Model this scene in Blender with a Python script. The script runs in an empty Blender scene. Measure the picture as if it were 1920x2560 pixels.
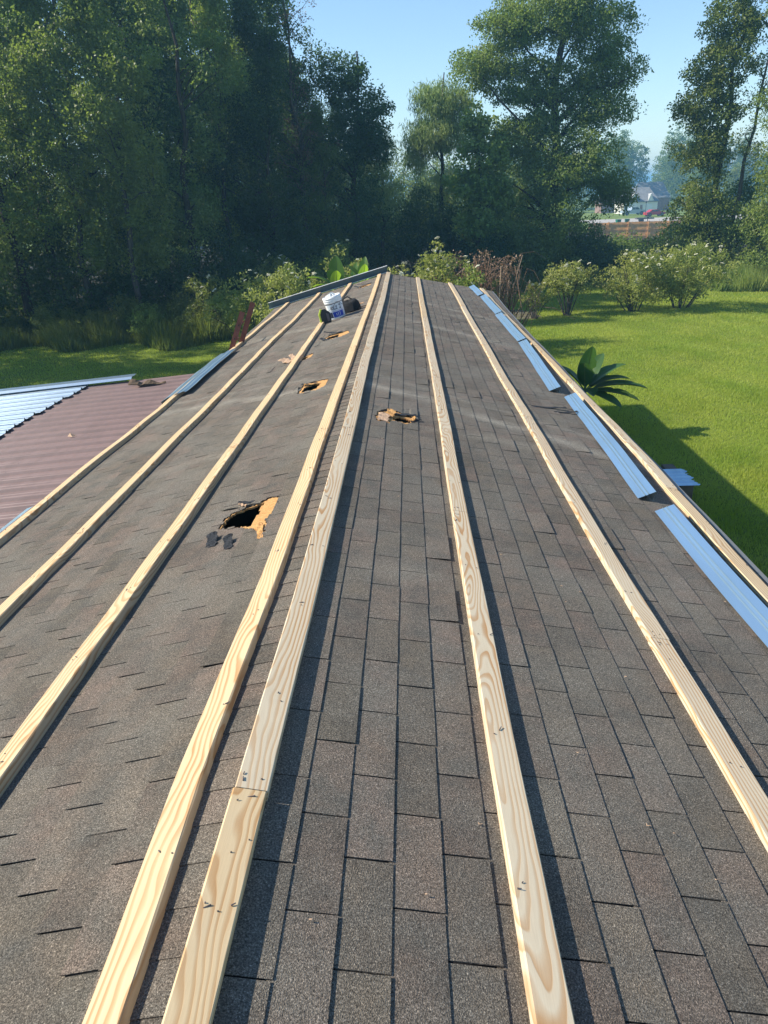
import bpy, bmesh, math, random
import numpy as np
from mathutils import Vector, Matrix
random.seed(7); RNG = np.random.default_rng(11)
SC = bpy.context.scene; COL = SC.collection
PI = math.pi; rad = math.radians

# ------------------------------------------------------------------ camera
cd = bpy.data.cameras.new('camera'); cam = bpy.data.objects.new('camera', cd); COL.objects.link(cam)
cR = Vector((0.99901115, 0.0273179, -0.03507795)); cU = Vector((0.02140314, 0.39604087, 0.91798341)); cF = Vector((-0.03896968, 0.91782643, -0.39506455))
m = Matrix((cR, cU, -cF)).transposed().to_4x4(); m.translation = Vector((0.46442, 0.0, 1.46146)); cam.matrix_world = m
cd.sensor_fit = 'VERTICAL'; cd.sensor_height = 36.0; cd.lens = 26.0; cd.clip_start = 0.05; cd.clip_end = 4000
SC.camera = cam
# ------------------------------------------------------------------ world and sun
SUN_AZ = rad(-88.0); SUN_EL = rad(36.8)
w = bpy.data.worlds.new('World'); SC.world = w; w.use_nodes = True
nt = w.node_tree; nt.nodes.clear()
sky = nt.nodes.new('ShaderNodeTexSky'); sky.sky_type = 'NISHITA'; sky.sun_disc = False
sky.sun_elevation = SUN_EL; sky.sun_rotation = SUN_AZ % (2 * PI); sky.air_density = 1.1; sky.dust_density = 0.0; sky.ozone_density = 4.0; sky.altitude = 0
bg = nt.nodes.new('ShaderNodeBackground'); bg.inputs['Strength'].default_value = 0.118
wo = nt.nodes.new('ShaderNodeOutputWorld')
nt.links.new(sky.outputs[0], bg.inputs[0]); nt.links.new(bg.outputs[0], wo.inputs[0])
sl = bpy.data.lights.new('sun', 'SUN'); sl.energy = 5.0; sl.angle = rad(0.55); sl.color = (1.0, 0.93, 0.80)
so = bpy.data.objects.new('sun', sl); COL.objects.link(so)
sdir = Vector((math.sin(SUN_AZ) * math.cos(SUN_EL), math.cos(SUN_AZ) * math.cos(SUN_EL), math.sin(SUN_EL)))
so.rotation_euler = sdir.to_track_quat('Z', 'Y').to_euler(); so.location = sdir * 60
SC.view_settings.view_transform = 'Standard'; SC.view_settings.look = 'None'
SC.view_settings.exposure = 0.74; SC.view_settings.gamma = 1.0; SC.view_settings.use_curve_mapping = False
SC.render.engine = 'CYCLES'
SC.cycles.max_bounces = 6; SC.cycles.diffuse_bounces = 3; SC.cycles.transmission_bounces = 4; SC.cycles.transparent_max_bounces = 6

# ------------------------------------------------------------------ material helpers
class NT:
    def __init__(s, name):
        s.m = bpy.data.materials.new(name); s.m.use_nodes = True; s.t = s.m.node_tree; s.t.nodes.clear()
        s.out = s.t.nodes.new('ShaderNodeOutputMaterial')
    def n(s, typ, ins=None, **kw):
        nd = s.t.nodes.new(typ)
        for k, v in kw.items(): setattr(nd, k, v)
        for k, v in (ins or {}).items():
            sock = nd.inputs[k]
            if hasattr(v, 'is_linked') or hasattr(v, 'links'): s.t.links.new(v, sock)
            else: sock.default_value = v
        return nd
    def math(s, op, a, b=0.0, c=0.0, clamp=False):
        return s.n('ShaderNodeMath', {0: a, 1: b, 2: c}, operation=op, use_clamp=clamp).outputs[0]
    def mix(s, f, a, b, bt='MIX'):
        return s.n('ShaderNodeMixRGB', {0: f, 1: a, 2: b}, blend_type=bt).outputs[0]
    def noise(s, vec, scale, detail=3, rough=0.55, dist=0.0):
        return s.n('ShaderNodeTexNoise', {'Vector': vec, 'Scale': scale, 'Detail': detail, 'Roughness': rough, 'Distortion': dist}).outputs
    def ramp(s, f, stops, interp='LINEAR'):
        nd = s.n('ShaderNodeValToRGB', {0: f}); cr = nd.color_ramp; cr.interpolation = interp
        while len(cr.elements) < len(stops): cr.elements.new(0.5)
        for e, (p, c) in zip(cr.elements, stops):
            e.position = p; e.color = (*c, 1) if isinstance(c, (tuple, list)) else (c, c, c, 1)
        return nd.outputs[0]
    def pos(s): return s.n('ShaderNodeNewGeometry').outputs['Position']
    def attr(s, name): return s.n('ShaderNodeAttribute', attribute_name=name).outputs
    def bump(s, h, strength, dist):
        return s.n('ShaderNodeBump', {'Height': h, 'Strength': strength, 'Distance': dist}).outputs[0]
    def bsdf(s, col, rough=0.8, metal=0.0, normal=None, spec=0.4, **kw):
        ins = {'Base Color': col, 'Roughness': rough, 'Metallic': metal, 'Specular IOR Level': spec}
        if normal is not None: ins['Normal'] = normal
        ins.update(kw)
        b = s.n('ShaderNodeBsdfPrincipled', ins); return b.outputs[0]
    def done(s, sh): s.t.links.new(sh, s.out.inputs[0]); return s.m
def C4(r, g, b): return (r, g, b, 1.0)
def simple(name, col, rough=0.7, metal=0.0, var=0.12, scale=6.0, bump=0.0, spec=0.4):
    t = NT(name); p = t.pos(); nz = t.noise(p, scale, 4)[0]
    c = t.mix(t.ramp(nz, [(0.3, 0.0), (0.7, 1.0)]), C4(*[x * (1 - var) for x in col]), C4(*[min(1, x * (1 + var)) for x in col]))
    nm = t.bump(t.noise(p, scale * 6, 3)[0], bump, 0.01) if bump else None
    return t.done(t.bsdf(c, rough, metal, nm, spec))

def mat_shingle(name, dark=False):
    t = NT(name); p = t.pos(); tint = t.attr('tint')[2]
    g1 = t.noise(p, 230, 3, 0.75)[0]; g2 = t.n('ShaderNodeTexVoronoi', {'Vector': p, 'Scale': 330.0}).outputs
    lo = t.noise(p, 0.55, 4, 0.6)[0]; mid = t.noise(p, 7.0, 4, 0.6)[0]
    if dark: base = t.mix(g1, C4(0.012, 0.012, 0.012), C4(0.03, 0.028, 0.026)); return t.done(t.bsdf(base, 0.95, spec=0.1))
    base = t.mix(tint, C4(0.178, 0.148, 0.110), C4(0.216, 0.160, 0.124))
    base = t.mix(t.ramp(mid, [(0.35, 0.0), (0.7, 1.0)]), base, C4(0.132, 0.120, 0.100))
    tv = t.math('FRACT', t.math('MULTIPLY', tint, 7.3)); tv = t.math('ADD', 0.80, t.math('MULTIPLY', tv, 0.34))
    base = t.mix(1.0, base, t.n('ShaderNodeCombineColor', {0: tv, 1: tv, 2: tv}).outputs[0], 'MULTIPLY')
    # dusty pale bands washed across the roof
    sp = t.n('ShaderNodeSeparateXYZ', {0: p}).outputs
    by = t.math('ADD', sp[1], t.math('MULTIPLY', lo, 1.1))
    band = t.ramp(t.math('FRACT', t.math('MULTIPLY', by, 0.41)), [(0.0, 0.0), (0.42, 0.0), (0.5, 1.0), (0.56, 0.0), (1.0, 0.0)])
    band = t.math('MULTIPLY', t.n('ShaderNodeSeparateColor', {0: band}).outputs[0], t.ramp(t.noise(p, 0.9, 3)[0], [(0.48, 0.0), (0.62, 0.6)]))
    base = t.mix(band, base, C4(0.29, 0.255, 0.20))
    dl_ = t.math('ADD', t.math('ADD', sp[1], t.math('MULTIPLY', sp[0], 0.62)), t.math('MULTIPLY', t.noise(p, 2.2, 3)[0], 0.35))
    for c0, wd_, am in ((7.12, 0.20, 0.95), (7.6, 0.10, 0.5), (11.9, 0.26, 0.8), (14.6, 0.2, 0.6)):
        k_ = t.math('MULTIPLY', t.math('SUBTRACT', 1.0, t.math('DIVIDE', t.math('ABSOLUTE', t.math('SUBTRACT', dl_, c0)), wd_), clamp=True), t.ramp(t.noise(p, 3.1, 3)[0], [(0.35, 0.3 * am), (0.6, am)]))
        base = t.mix(k_, base, C4(0.34, 0.305, 0.245))
    dusty = t.ramp(t.noise(p, 1.3, 5, 0.7)[0], [(0.42, 0.0), (0.66, 0.75)])
    base = t.mix(dusty, base, C4(0.205, 0.185, 0.15))
    gr = t.ramp(g1, [(0.3, 0.2), (0.5, 0.8), (0.62, 1.35), (0.72, 3.0)])
    base = t.mix(1.0, base, gr, 'MULTIPLY')
    sc = t.math('ADD', 0.7, t.math('MULTIPLY', t.n('ShaderNodeSeparateColor', {0: g2[1]}).outputs[0], 0.6))
    base = t.mix(1.0, base, t.n('ShaderNodeCombineColor', {0: sc, 1: sc, 2: sc}).outputs[0], 'MULTIPLY')
    chalk = t.ramp(t.noise(p, 31, 4, 0.7)[0], [(0.72, 0.0), (0.8, 0.5)])
    base = t.mix(chalk, base, C4(0.32, 0.31, 0.29))
    h = t.math('ADD', g1, t.math('MULTIPLY', g2[0], 0.6))
    return t.done(t.bsdf(base, 0.93, normal=t.bump(h, 0.9, 0.004), spec=0.25))

def mat_wood(name, light, brown, grey):
    t = NT(name); uv = t.n('ShaderNodeUVMap', uv_map='UVMap').outputs[0]; tint = t.attr('tint')[2]
    s = t.n('ShaderNodeSeparateXYZ', {0: uv}).outputs; u, ww = s[0], s[1]
    seed = t.math('MULTIPLY', tint, 37.0)
    cv = t.n('ShaderNodeCombineXYZ', {0: t.math('MULTIPLY', u, 0.8), 1: t.math('MULTIPLY', ww, 3.0), 2: seed}).outputs[0]
    n1 = t.noise(cv, 1.0, 1.5, 0.4)[0]
    cv2 = t.n('ShaderNodeCombineXYZ', {0: t.math('MULTIPLY', u, 4.0), 1: t.math('MULTIPLY', ww, 30.0), 2: seed}).outputs[0]
    n2 = t.noise(cv2, 1.0, 3, 0.5)[0]
    cv3 = t.n('ShaderNodeCombineXYZ', {0: t.math('MULTIPLY', u, 2.9), 1: t.math('MULTIPLY', ww, 9.0), 2: seed}).outputs[0]
    n3 = t.noise(cv3, 1.0, 2, 0.5)[0]
    d = t.math('ADD', t.math('MULTIPLY', t.math('SUBTRACT', n1, 0.5), 0.36), t.math('MULTIPLY', t.math('SUBTRACT', n3, 0.5), 0.075))
    w0 = t.math('ADD', ww, t.math('SUBTRACT', t.math('MULTIPLY', t.math('FRACT', t.math('MULTIPLY', seed, 3.7)), 0.07), 0.07))
    R = t.math('SQRT', t.math('ADD', t.math('MULTIPLY', w0, w0), t.math('MULTIPLY', d, d)))
    # knots push the rings apart
    kv = t.n('ShaderNodeCombineXYZ', {0: t.math('MULTIPLY', u, 1.15), 1: t.math('MULTIPLY', ww, 5.2), 2: seed}).outputs[0]
    vor = t.n('ShaderNodeTexVoronoi', {'Vector': kv, 'Scale': 1.0}).outputs
    pick = t.math('GREATER_THAN', t.n('ShaderNodeSeparateColor', {0: vor[1]}).outputs[0], 0.62)
    kd = t.math('MULTIPLY', vor[0], vor[0])
    kb = t.math('MULTIPLY', t.math('POWER', 2.718, t.math('MULTIPLY', kd, -26.0)), pick)
    R = t.math('ADD', R, t.math('MULTIPLY', kb, 0.030)); R = t.math('ADD', R, t.math('MULTIPLY', n2, 0.0035))
    ring = t.math('FRACT', t.math('MULTIPLY', R, 62.0))
    rg = t.ramp(ring, [(0.0, 0.1), (0.40, 0.0), (0.66, 0.75), (0.88, 1.0), (0.96, 0.15), (1.0, 0.1)])
    amp = t.ramp(t.noise(cv, 2.3, 2)[0], [(0.30, 0.45), (0.6, 1.0)])
    lc = t.mix(t.ramp(tint, [(0.55, 0.0), (0.75, 1.0)]), C4(*light), C4(*grey))
    col = t.mix(t.math('MULTIPLY', rg, amp), lc, C4(*brown))
    fib = t.n('ShaderNodeCombineXYZ', {0: t.math('MULTIPLY', u, 14.0), 1: t.math('MULTIPLY', ww, 900.0), 2: seed}).outputs[0]
    fb = t.noise(fib, 1.0, 2)[0]
    col = t.mix(0.25, col, t.ramp(fb, [(0.3, 0.55), (0.7, 1.0)]), 'MULTIPLY')
    core = t.ramp(vor[0], [(0.07, 1.0), (0.125, 0.0)])
    col = t.mix(t.math('MULTIPLY', core, pick), col, C4(0.33, 0.15, 0.06))
    col = t.mix(t.ramp(t.noise(cv, 3.0, 4)[0], [(0.55, 0.0), (0.8, 0.35)]), col, C4(0.47, 0.40, 0.29))
    return t.done(t.bsdf(col, 0.62, normal=t.bump(t.math('ADD', t.math('MULTIPLY', fb, 0.5), rg), 0.25, 0.001), spec=0.3))

def mat_leaf(name, c1, c2, trans, tw=0.4, rough=0.55, scale=0.35):
    t = NT(name); tint = t.attr('tint')[2]; p = t.pos()
    ob = t.n('ShaderNodeObjectInfo').outputs['Random']
    c = t.mix(tint, C4(*c1), C4(*c2))
    c = t.mix(t.ramp(t.noise(p, scale, 3)[0], [(0.35, 0.0), (0.68, 0.55)]), c, C4(c2[0] * 1.15, c2[1] * 0.95, c2[2]))
    hs = t.n('ShaderNodeHueSaturation', {'Hue': t.math('ADD', 0.485, t.math('MULTIPLY', ob, 0.03)), 'Saturation': 0.95, 'Value': t.math('ADD', 0.8, t.math('MULTIPLY', ob, 0.4)), 'Color': c}).outputs[0]
    b = t.bsdf(hs, rough * .85, spec=0.3)
    tr = t.n('ShaderNodeBsdfTranslucent', {0: t.mix(0.5, hs, C4(*trans))}).outputs[0]
    return t.done(t.n('ShaderNodeMixShader', {0: tw, 1: b, 2: tr}).outputs[0])

def mat_bark(name, a, b):
    t = NT(name); p = t.pos()
    q = t.n('ShaderNodeMapping', {0: p, 'Scale': (9, 9, 1.6)}).outputs[0]; nz = t.noise(q, 1.4, 5, 0.65)[0]
    c = t.mix(t.ramp(nz, [(0.35, 0.0), (0.65, 1.0)]), C4(*a), C4(*b))
    return t.done(t.bsdf(c, 0.9, normal=t.bump(nz, 0.7, 0.05), spec=0.2))

def mat_osb(name):
    t = NT(name); p = t.pos(); v = t.n('ShaderNodeTexVoronoi', {'Vector': t.noise(p, 9, 2)[1], 'Scale': 34.0}).outputs
    n2 = t.noise(p, 60, 4)[0]
    c = t.mix(t.n('ShaderNodeSeparateColor', {0: v[1]}).outputs[0], C4(0.44, 0.22, 0.07), C4(0.62, 0.36, 0.14))
    c = t.mix(t.ramp(n2, [(0.4, 0.0), (0.75, 0.7)]), c, C4(0.33, 0.17, 0.07))
    return t.done(t.bsdf(c, 0.8, normal=t.bump(n2, 0.5, 0.004), spec=0.2))

def mat_metal(name, col, rough, metal=1.0, dirt=0.15):
    t = NT(name); p = t.pos(); q = t.n('ShaderNodeMapping', {0: p, 'Scale': (6, 1.2, 6)}).outputs[0]
    nz = t.noise(q, 1.2, 5, 0.6)[0]
    c = t.mix(t.ramp(nz, [(0.4, 0.0), (0.7, dirt)]), C4(*col), C4(col[0] * 0.5, col[1] * 0.5, col[2] * 0.5))
    r = t.math('ADD', rough, t.math('MULTIPLY', nz, 0.15))
    return t.done(t.bsdf(c, r, metal, t.bump(nz, 0.08, 0.02)))

def mat_ground():
    t = NT('ground_turf'); p = t.pos(); s = t.n('ShaderNodeSeparateXYZ', {0: p}).outputs
    a = t.noise(p, 0.35, 5, 0.6)[0]; b = t.noise(p, 5, 5, 0.65)[0]; f = t.noise(p, 38, 4, 0.7)[0]
    g = t.mix(t.ramp(a, [(0.35, 0.0), (0.65, 1.0)]), C4(0.125, 0.18, 0.016), C4(0.19, 0.25, 0.026))
    g = t.mix(t.ramp(b, [(0.4, 0.0), (0.75, 0.75)]), g, C4(0.26, 0.285, 0.075))
    g = t.mix(0.8, g, t.ramp(f, [(0.3, 0.45), (0.7, 1.35)]), 'MULTIPLY')
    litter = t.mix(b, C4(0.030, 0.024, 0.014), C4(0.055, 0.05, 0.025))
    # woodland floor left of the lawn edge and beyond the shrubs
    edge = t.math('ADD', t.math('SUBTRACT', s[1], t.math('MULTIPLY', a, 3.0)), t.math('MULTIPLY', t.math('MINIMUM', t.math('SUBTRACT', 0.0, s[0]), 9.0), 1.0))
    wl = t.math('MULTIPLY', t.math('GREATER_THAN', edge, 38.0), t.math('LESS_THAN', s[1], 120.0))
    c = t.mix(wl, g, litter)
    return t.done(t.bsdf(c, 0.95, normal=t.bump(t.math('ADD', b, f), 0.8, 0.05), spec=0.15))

M = {}
M['shingle'] = mat_shingle('asphalt_shingle'); M['felt'] = mat_shingle('asphalt_underlay', True)
M['wood'] = mat_wood('yellow_pine', (0.64, 0.485, 0.285), (0.44, 0.235, 0.09), (0.61, 0.515, 0.365))
M['scrap'] = simple('shingle_scrap', (0.050, 0.053, 0.058), .95, var=.5, scale=120, bump=.8, spec=.15); M['osb'] = mat_osb('strand_board'); M['split'] = simple('split_wood', (0.50, 0.33, 0.21), 0.85, var=0.35, scale=60, bump=0.5)
M['blue_metal'] = mat_metal('galvalume_trim', (0.58, 0.78, 0.90), 0.26, 0.9, 0.30)
M['rag'] = simple('brown_rag', (0.13, 0.085, 0.05), .9, var=.4, scale=12); M['dark_reflection_trim'] = mat_metal('dark_reflection_channel', (0.10, 0.155, 0.19), 0.35, 0.5, 0.2); M['silver'] = mat_metal('silver_sheet', (0.52, 0.62, 0.70), 0.27, 0.9, 0.45)  # gable trim: dark reflection of the trees put into its base colour
M['brown_metal'] = mat_metal('brown_sheet', (0.215, 0.140, 0.125), 0.42, 0.0, 0.35)
M['rust'] = simple('brown_fibreglass', (0.165, 0.050, 0.030), 0.6, var=0.35, scale=14)
M['grey_metal'] = mat_metal('edge_metal', (0.20, 0.20, 0.195), 0.6, 0.2, 0.3)
M['black'] = simple('black_plastic', (0.016, 0.017, 0.018), 0.45, var=0.2, scale=30)
M['blackcloth'] = simple('black_canvas', (0.014, 0.014, 0.015), 0.9, var=0.3, scale=60, bump=0.6)
M['lime'] = simple('lime_plastic', (0.50, 0.60, 0.04), 0.5)
M['white'] = simple('white_plastic', (0.80, 0.80, 0.79), 0.35, var=0.05)
M['white2'] = simple('crumpled_white', (0.78, 0.78, 0.76), 0.7, var=0.08, scale=25)
M['label'] = simple('pale_label', (0.60, 0.66, 0.70), 0.4, var=0.05); M['blue'] = simple('blue_print', (0.02, 0.06, 0.42), 0.4, var=0.1)
M['ink'] = simple('dark_print', (0.02, 0.025, 0.06), 0.5)
M['siding'] = simple('cream_siding', (0.55, 0.52, 0.45), 0.7, var=0.06)
M['dark'] = simple('dark_interior', (0.03, 0.025, 0.02), 0.95)
M['nail'] = simple('nail_steel', (0.12, 0.10, 0.10), 0.5, 0.3)
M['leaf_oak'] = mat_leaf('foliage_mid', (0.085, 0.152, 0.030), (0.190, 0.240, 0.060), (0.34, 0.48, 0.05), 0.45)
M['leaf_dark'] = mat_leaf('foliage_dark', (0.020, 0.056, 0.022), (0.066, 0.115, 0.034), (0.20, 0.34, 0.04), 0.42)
M['leaf_light'] = mat_leaf('foliage_light', (0.125, 0.20, 0.036), (0.25, 0.31, 0.07), (0.36, 0.52, 0.04), 0.42)
M['leaf_willow'] = mat_leaf('foliage_willow', (0.17, 0.25, 0.07), (0.27, 0.35, 0.12), (0.4, 0.52, 0.1), 0.42)
M['leaf_bush'] = mat_leaf('foliage_shrub', (0.14, 0.20, 0.035), (0.36, 0.39, 0.10), (0.46, 0.56, 0.06), 0.42)
M['leaf_weed'] = mat_leaf('foliage_weed', (0.080, 0.125, 0.025), (0.19, 0.225, 0.05), (0.30, 0.40, 0.04), 0.4)
M['leaf_dead'] = mat_leaf('dead_foliage', (0.17, 0.105, 0.062), (0.28, 0.185, 0.11), (0.15, 0.09, 0.04), 0.2)
M['leaf_banana'] = mat_leaf('banana_leaf', (0.035, 0.095, 0.020), (0.075, 0.165, 0.028), (0.55, 0.85, 0.03), 0.6, 0.35, 3.0)
M['leaf_banana_shaded'] = mat_leaf('banana_leaf_shaded', (0.028, 0.080, 0.022), (0.060, 0.130, 0.028), (0.14, 0.3, 0.02), 0.3, 0.4, 3.0)  # darker copy of the banana leaf, shade beside the eave put into the colour
M['grass'] = mat_leaf('grass_blade', (0.165, 0.250, 0.020), (0.370, 0.425, 0.070), (0.60, 0.74, 0.05), 0.5, 0.55, 0.6)
M['bark'] = mat_bark('bark_grey', (0.055, 0.045, 0.036), (0.13, 0.11, 0.09)); M['bark_dark'] = mat_bark('bark_dark', (0.028, 0.022, 0.017), (0.07, 0.055, 0.042))
M['bark_pale'] = mat_bark('bark_pale', (0.13, 0.12, 0.10), (0.24, 0.22, 0.19)); M['stem_green'] = simple('green_stem', (0.10, 0.15, 0.04), 0.6)
M['flower'] = simple('cream_blossom', (0.62, 0.60, 0.44), 0.8, var=0.1, scale=40)
M['soil'] = simple('bare_soil', (0.115, 0.092, 0.066), 0.95, var=0.35, scale=3.0, bump=0.8)
M['fence'] = simple('cedar_board', (0.62, 0.34, 0.13), 0.8, var=0.22, scale=2.5)
M['fence_dark'] = simple('dark_board', (0.10, 0.075, 0.055), 0.85, var=0.3, scale=2.0)  # board colour set darker than the cedar fence
M['ground'] = mat_ground()

# ------------------------------------------------------------------ object helpers
def obj(name, verts, faces, mat=None, parent=None, loc=None, smooth=False, tint=None, uvs=None, mats=None, midx=None):
    me = bpy.data.meshes.new(name)
    me.from_pydata([tuple(v) for v in verts], [], faces)
    for mm in (mats or ([mat] if mat else [])): me.materials.append(mm)
    if midx is not None: me.polygons.foreach_set('material_index', midx)
    if tint is not None:
        a = me.attributes.new('tint', 'FLOAT', 'POINT'); a.data.foreach_set('value', np.full(len(verts), tint, dtype=np.float32) if np.isscalar(tint) else np.asarray(tint, dtype=np.float32))
    if uvs is not None:
        ul = me.uv_layers.new(name='UVMap'); li = np.zeros(len(me.loops), dtype=np.int32); me.loops.foreach_get('vertex_index', li)
        ul.data.foreach_set('uv', np.asarray(uvs, dtype=np.float32)[li].ravel())
    if smooth: me.polygons.foreach_set('use_smooth', [True] * len(me.polygons))
    me.update()
    o = bpy.data.objects.new(name, me); COL.objects.link(o)
    if loc is not None: o.location = loc
    if parent is not None: o.parent = parent
    return o
def npobj(name, V, F, mat, parent=None, tint=None, smooth=False, k=4):
    """fast mesh from numpy verts (n,3) and faces (m,k)"""
    me = bpy.data.meshes.new(name); n, mct = len(V), len(F)
    me.vertices.add(n); me.vertices.foreach_set('co', np.asarray(V, dtype=np.float32).ravel())
    me.loops.add(mct * k); me.loops.foreach_set('vertex_index', np.asarray(F, dtype=np.int32).ravel())
    me.polygons.add(mct); me.polygons.foreach_set('loop_start', np.arange(0, mct * k, k, dtype=np.int32))
    me.polygons.foreach_set('loop_total', np.full(mct, k, dtype=np.int32))
    me.materials.append(mat)
    if tint is not None: a = me.attributes.new('tint', 'FLOAT', 'POINT'); a.data.foreach_set('value', np.asarray(tint, dtype=np.float32))
    if smooth: me.polygons.foreach_set('use_smooth', np.ones(mct, dtype=bool))
    me.update(calc_edges=True); me.validate()
    o = bpy.data.objects.new(name, me); COL.objects.link(o)
    if parent is not None: o.parent = parent
    return o
def thing(name, label, cat, loc=(0, 0, 0), group=None, rotz=0.0):
    o = bpy.data.objects.new(name, None); COL.objects.link(o); o.location = loc; o.rotation_euler = (0, 0, rotz); o.empty_display_size = 0.2
    o['label'] = label; o['category'] = cat
    if group: o['group'] = group
    return o
def tag(o, label, cat, group=None, kind=None):
    o['label'] = label; o['category'] = cat
    if group: o['group'] = group
    if kind: o['kind'] = kind
    return o
def copy_tree(o, parent=None):
    c = o.copy(); COL.objects.link(c); c.parent = parent
    for ch in list(o.children): copy_tree(ch, c)
    return c
class MB:
    def __init__(s): s.v = []; s.f = []
    def add(s, vs, fs):
        b = len(s.v); s.v += [tuple(v) for v in vs]; s.f += [tuple(b + i for i in f) for f in fs]; return s
    def box(s, x0, y0, z0, x1, y1, z1):
        return s.add([(x0, y0, z0), (x1, y0, z0), (x1, y1, z0), (x0, y1, z0), (x0, y0, z1), (x1, y0, z1), (x1, y1, z1), (x0, y1, z1)],
                     [(0, 3, 2, 1), (4, 5, 6, 7), (0, 1, 5, 4), (1, 2, 6, 5), (2, 3, 7, 6), (3, 0, 4, 7)])
    def tube(s, pts, radii, n=6, cap=True):
        pts = [Vector(p) for p in pts]; b = len(s.v); k = len(pts)
        if not hasattr(radii, '__len__'): radii = [radii] * k
        for i, p in enumerate(pts):
            d = (pts[min(i + 1, k - 1)] - pts[max(i - 1, 0)]).normalized()
            a = d.cross(Vector((0, 0, 1)) if abs(d.z) < 0.9 else Vector((1, 0, 0))).normalized(); c = d.cross(a)
            for j in range(n):
                t = 2 * PI * j / n; s.v.append(tuple(p + (a * math.cos(t) + c * math.sin(t)) * radii[i]))
        for i in range(k - 1):
            for j in range(n): s.f.append((b + i * n + j, b + i * n + (j + 1) % n, b + (i + 1) * n + (j + 1) % n, b + (i + 1) * n + j))
        if cap: s.f.append(tuple(b + j for j in range(n))[::-1]); s.f.append(tuple(b + (k - 1) * n + j for j in range(n)))
        return s
    def lathe(s, prof, n=32, cap=False):
        b = len(s.v)
        for r, z in prof:
            for j in range(n): s.v.append((r * math.cos(2 * PI * j / n), r * math.sin(2 * PI * j / n), z))
        for i in range(len(prof) - 1):
            for j in range(n): s.f.append((b + i * n + j, b + i * n + (j + 1) % n, b + (i + 1) * n + (j + 1) % n, b + (i + 1) * n + j))
        if cap: s.f.append(tuple(b + j for j in range(n))[::-1]); s.f.append(tuple(b + (len(prof) - 1) * n + j for j in range(n)))
        return s
    def build(s, name, mat, parent=None, **kw): return obj(name, s.v, s.f, mat, parent, **kw)

# ------------------------------------------------------------------ ground
ZG = -3.5
def gz(x, y):
    r = math.hypot(x, y)
    return float(np.interp(y if y > 0 else 0, [0, 45, 60, 100, 200, 400, 3000], [ZG, ZG, -4.1, -4.8, -5.5, -5.8, -6.0]))
xs = np.concatenate([-np.geomspace(1500, 12, 26), np.linspace(-10, 20, 31), np.geomspace(22, 1500, 26)])
ys = np.concatenate([-np.geomspace(1500, 10, 14), np.linspace(-8, 70, 60), np.geomspace(74, 3000, 40)])
gv = []; 
for y in ys:
    for x in xs: gv.append((x, y, gz(x, y) + (0.05 * math.sin(x * 0.6 + y * 0.35) * math.cos(y * 0.5) if -30 < x < 60 and 0 < y < 60 else 0)))
nx = len(xs); gf = [(j * nx + i, j * nx + i + 1, (j + 1) * nx + i + 1, (j + 1) * nx + i) for j in range(len(ys) - 1) for i in range(nx - 1)]
g = obj('ground', gv, gf, M['ground'], smooth=True); g['kind'] = 'structure'
def gzz(x, y): return gz(x, y) + (0.05 * math.sin(x * 0.6 + y * 0.35) * math.cos(y * 0.5) if -30 < x < 60 and 0 < y < 60 else 0)

# ------------------------------------------------------------------ the roof surface of the house
AL, AR = 0.25767, 0.192766
KN = [0, 2, 4, 6, 8, 10, 12, 14, 17]; PR = [0, -0.06024, -0.11642, -0.14887, -0.19693, -0.21186, -0.23542, -0.25847, -0.24784]
def _spl():
    n = len(KN); k = np.array(KN, float); y = np.array(PR); h = np.diff(k); A = np.zeros((n, n)); b = np.zeros(n); A[0, 0] = A[-1, -1] = 1
    for i in range(1, n - 1): A[i, i - 1] = h[i - 1]; A[i, i] = 2 * (h[i - 1] + h[i]); A[i, i + 1] = h[i]; b[i] = 6 * ((y[i + 1] - y[i]) / h[i] - (y[i] - y[i - 1]) / h[i - 1])
    return np.linalg.solve(A, b)
MM = _spl()
def prof(v):
    if v < 0: return -0.031 * v
    if v > 17: return PR[-1] + 0.008 * (v - 17)
    i = min(max(int(np.searchsorted(KN, v)) - 1, 0), len(KN) - 2); h = KN[i + 1] - KN[i]; t = v - KN[i]
    return PR[i] + t * ((PR[i + 1] - PR[i]) / h - h * (2 * MM[i] + MM[i + 1]) / 6) + t * t * MM[i] / 2 + t ** 3 * (MM[i + 1] - MM[i]) / (6 * h)
def wav(side, s, v):
    a = 0.0045 * math.sin(v * 5.15 + 2.6 * math.sin(v * 0.7 + side)) + 0.006 * math.sin(v * 1.7 + s * 1.2 + side + math.sin(v * .37))
    return a * min(1.0, s * 1.5 + 0.25) * (0.75 if side < 0 else 0.5) * min(1, max(0.2, v / 3))
def S(side, s, v, off=0.0):
    a = AL if side < 0 else AR; ca, sa = math.cos(a), math.sin(a)
    return Vector((side * (s * ca + off * sa), v, prof(v) - s * sa + off * ca + wav(side, s, v)))
V0, V1 = -1.6, 17.9; SL, SR = 2.78, 2.47

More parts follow.
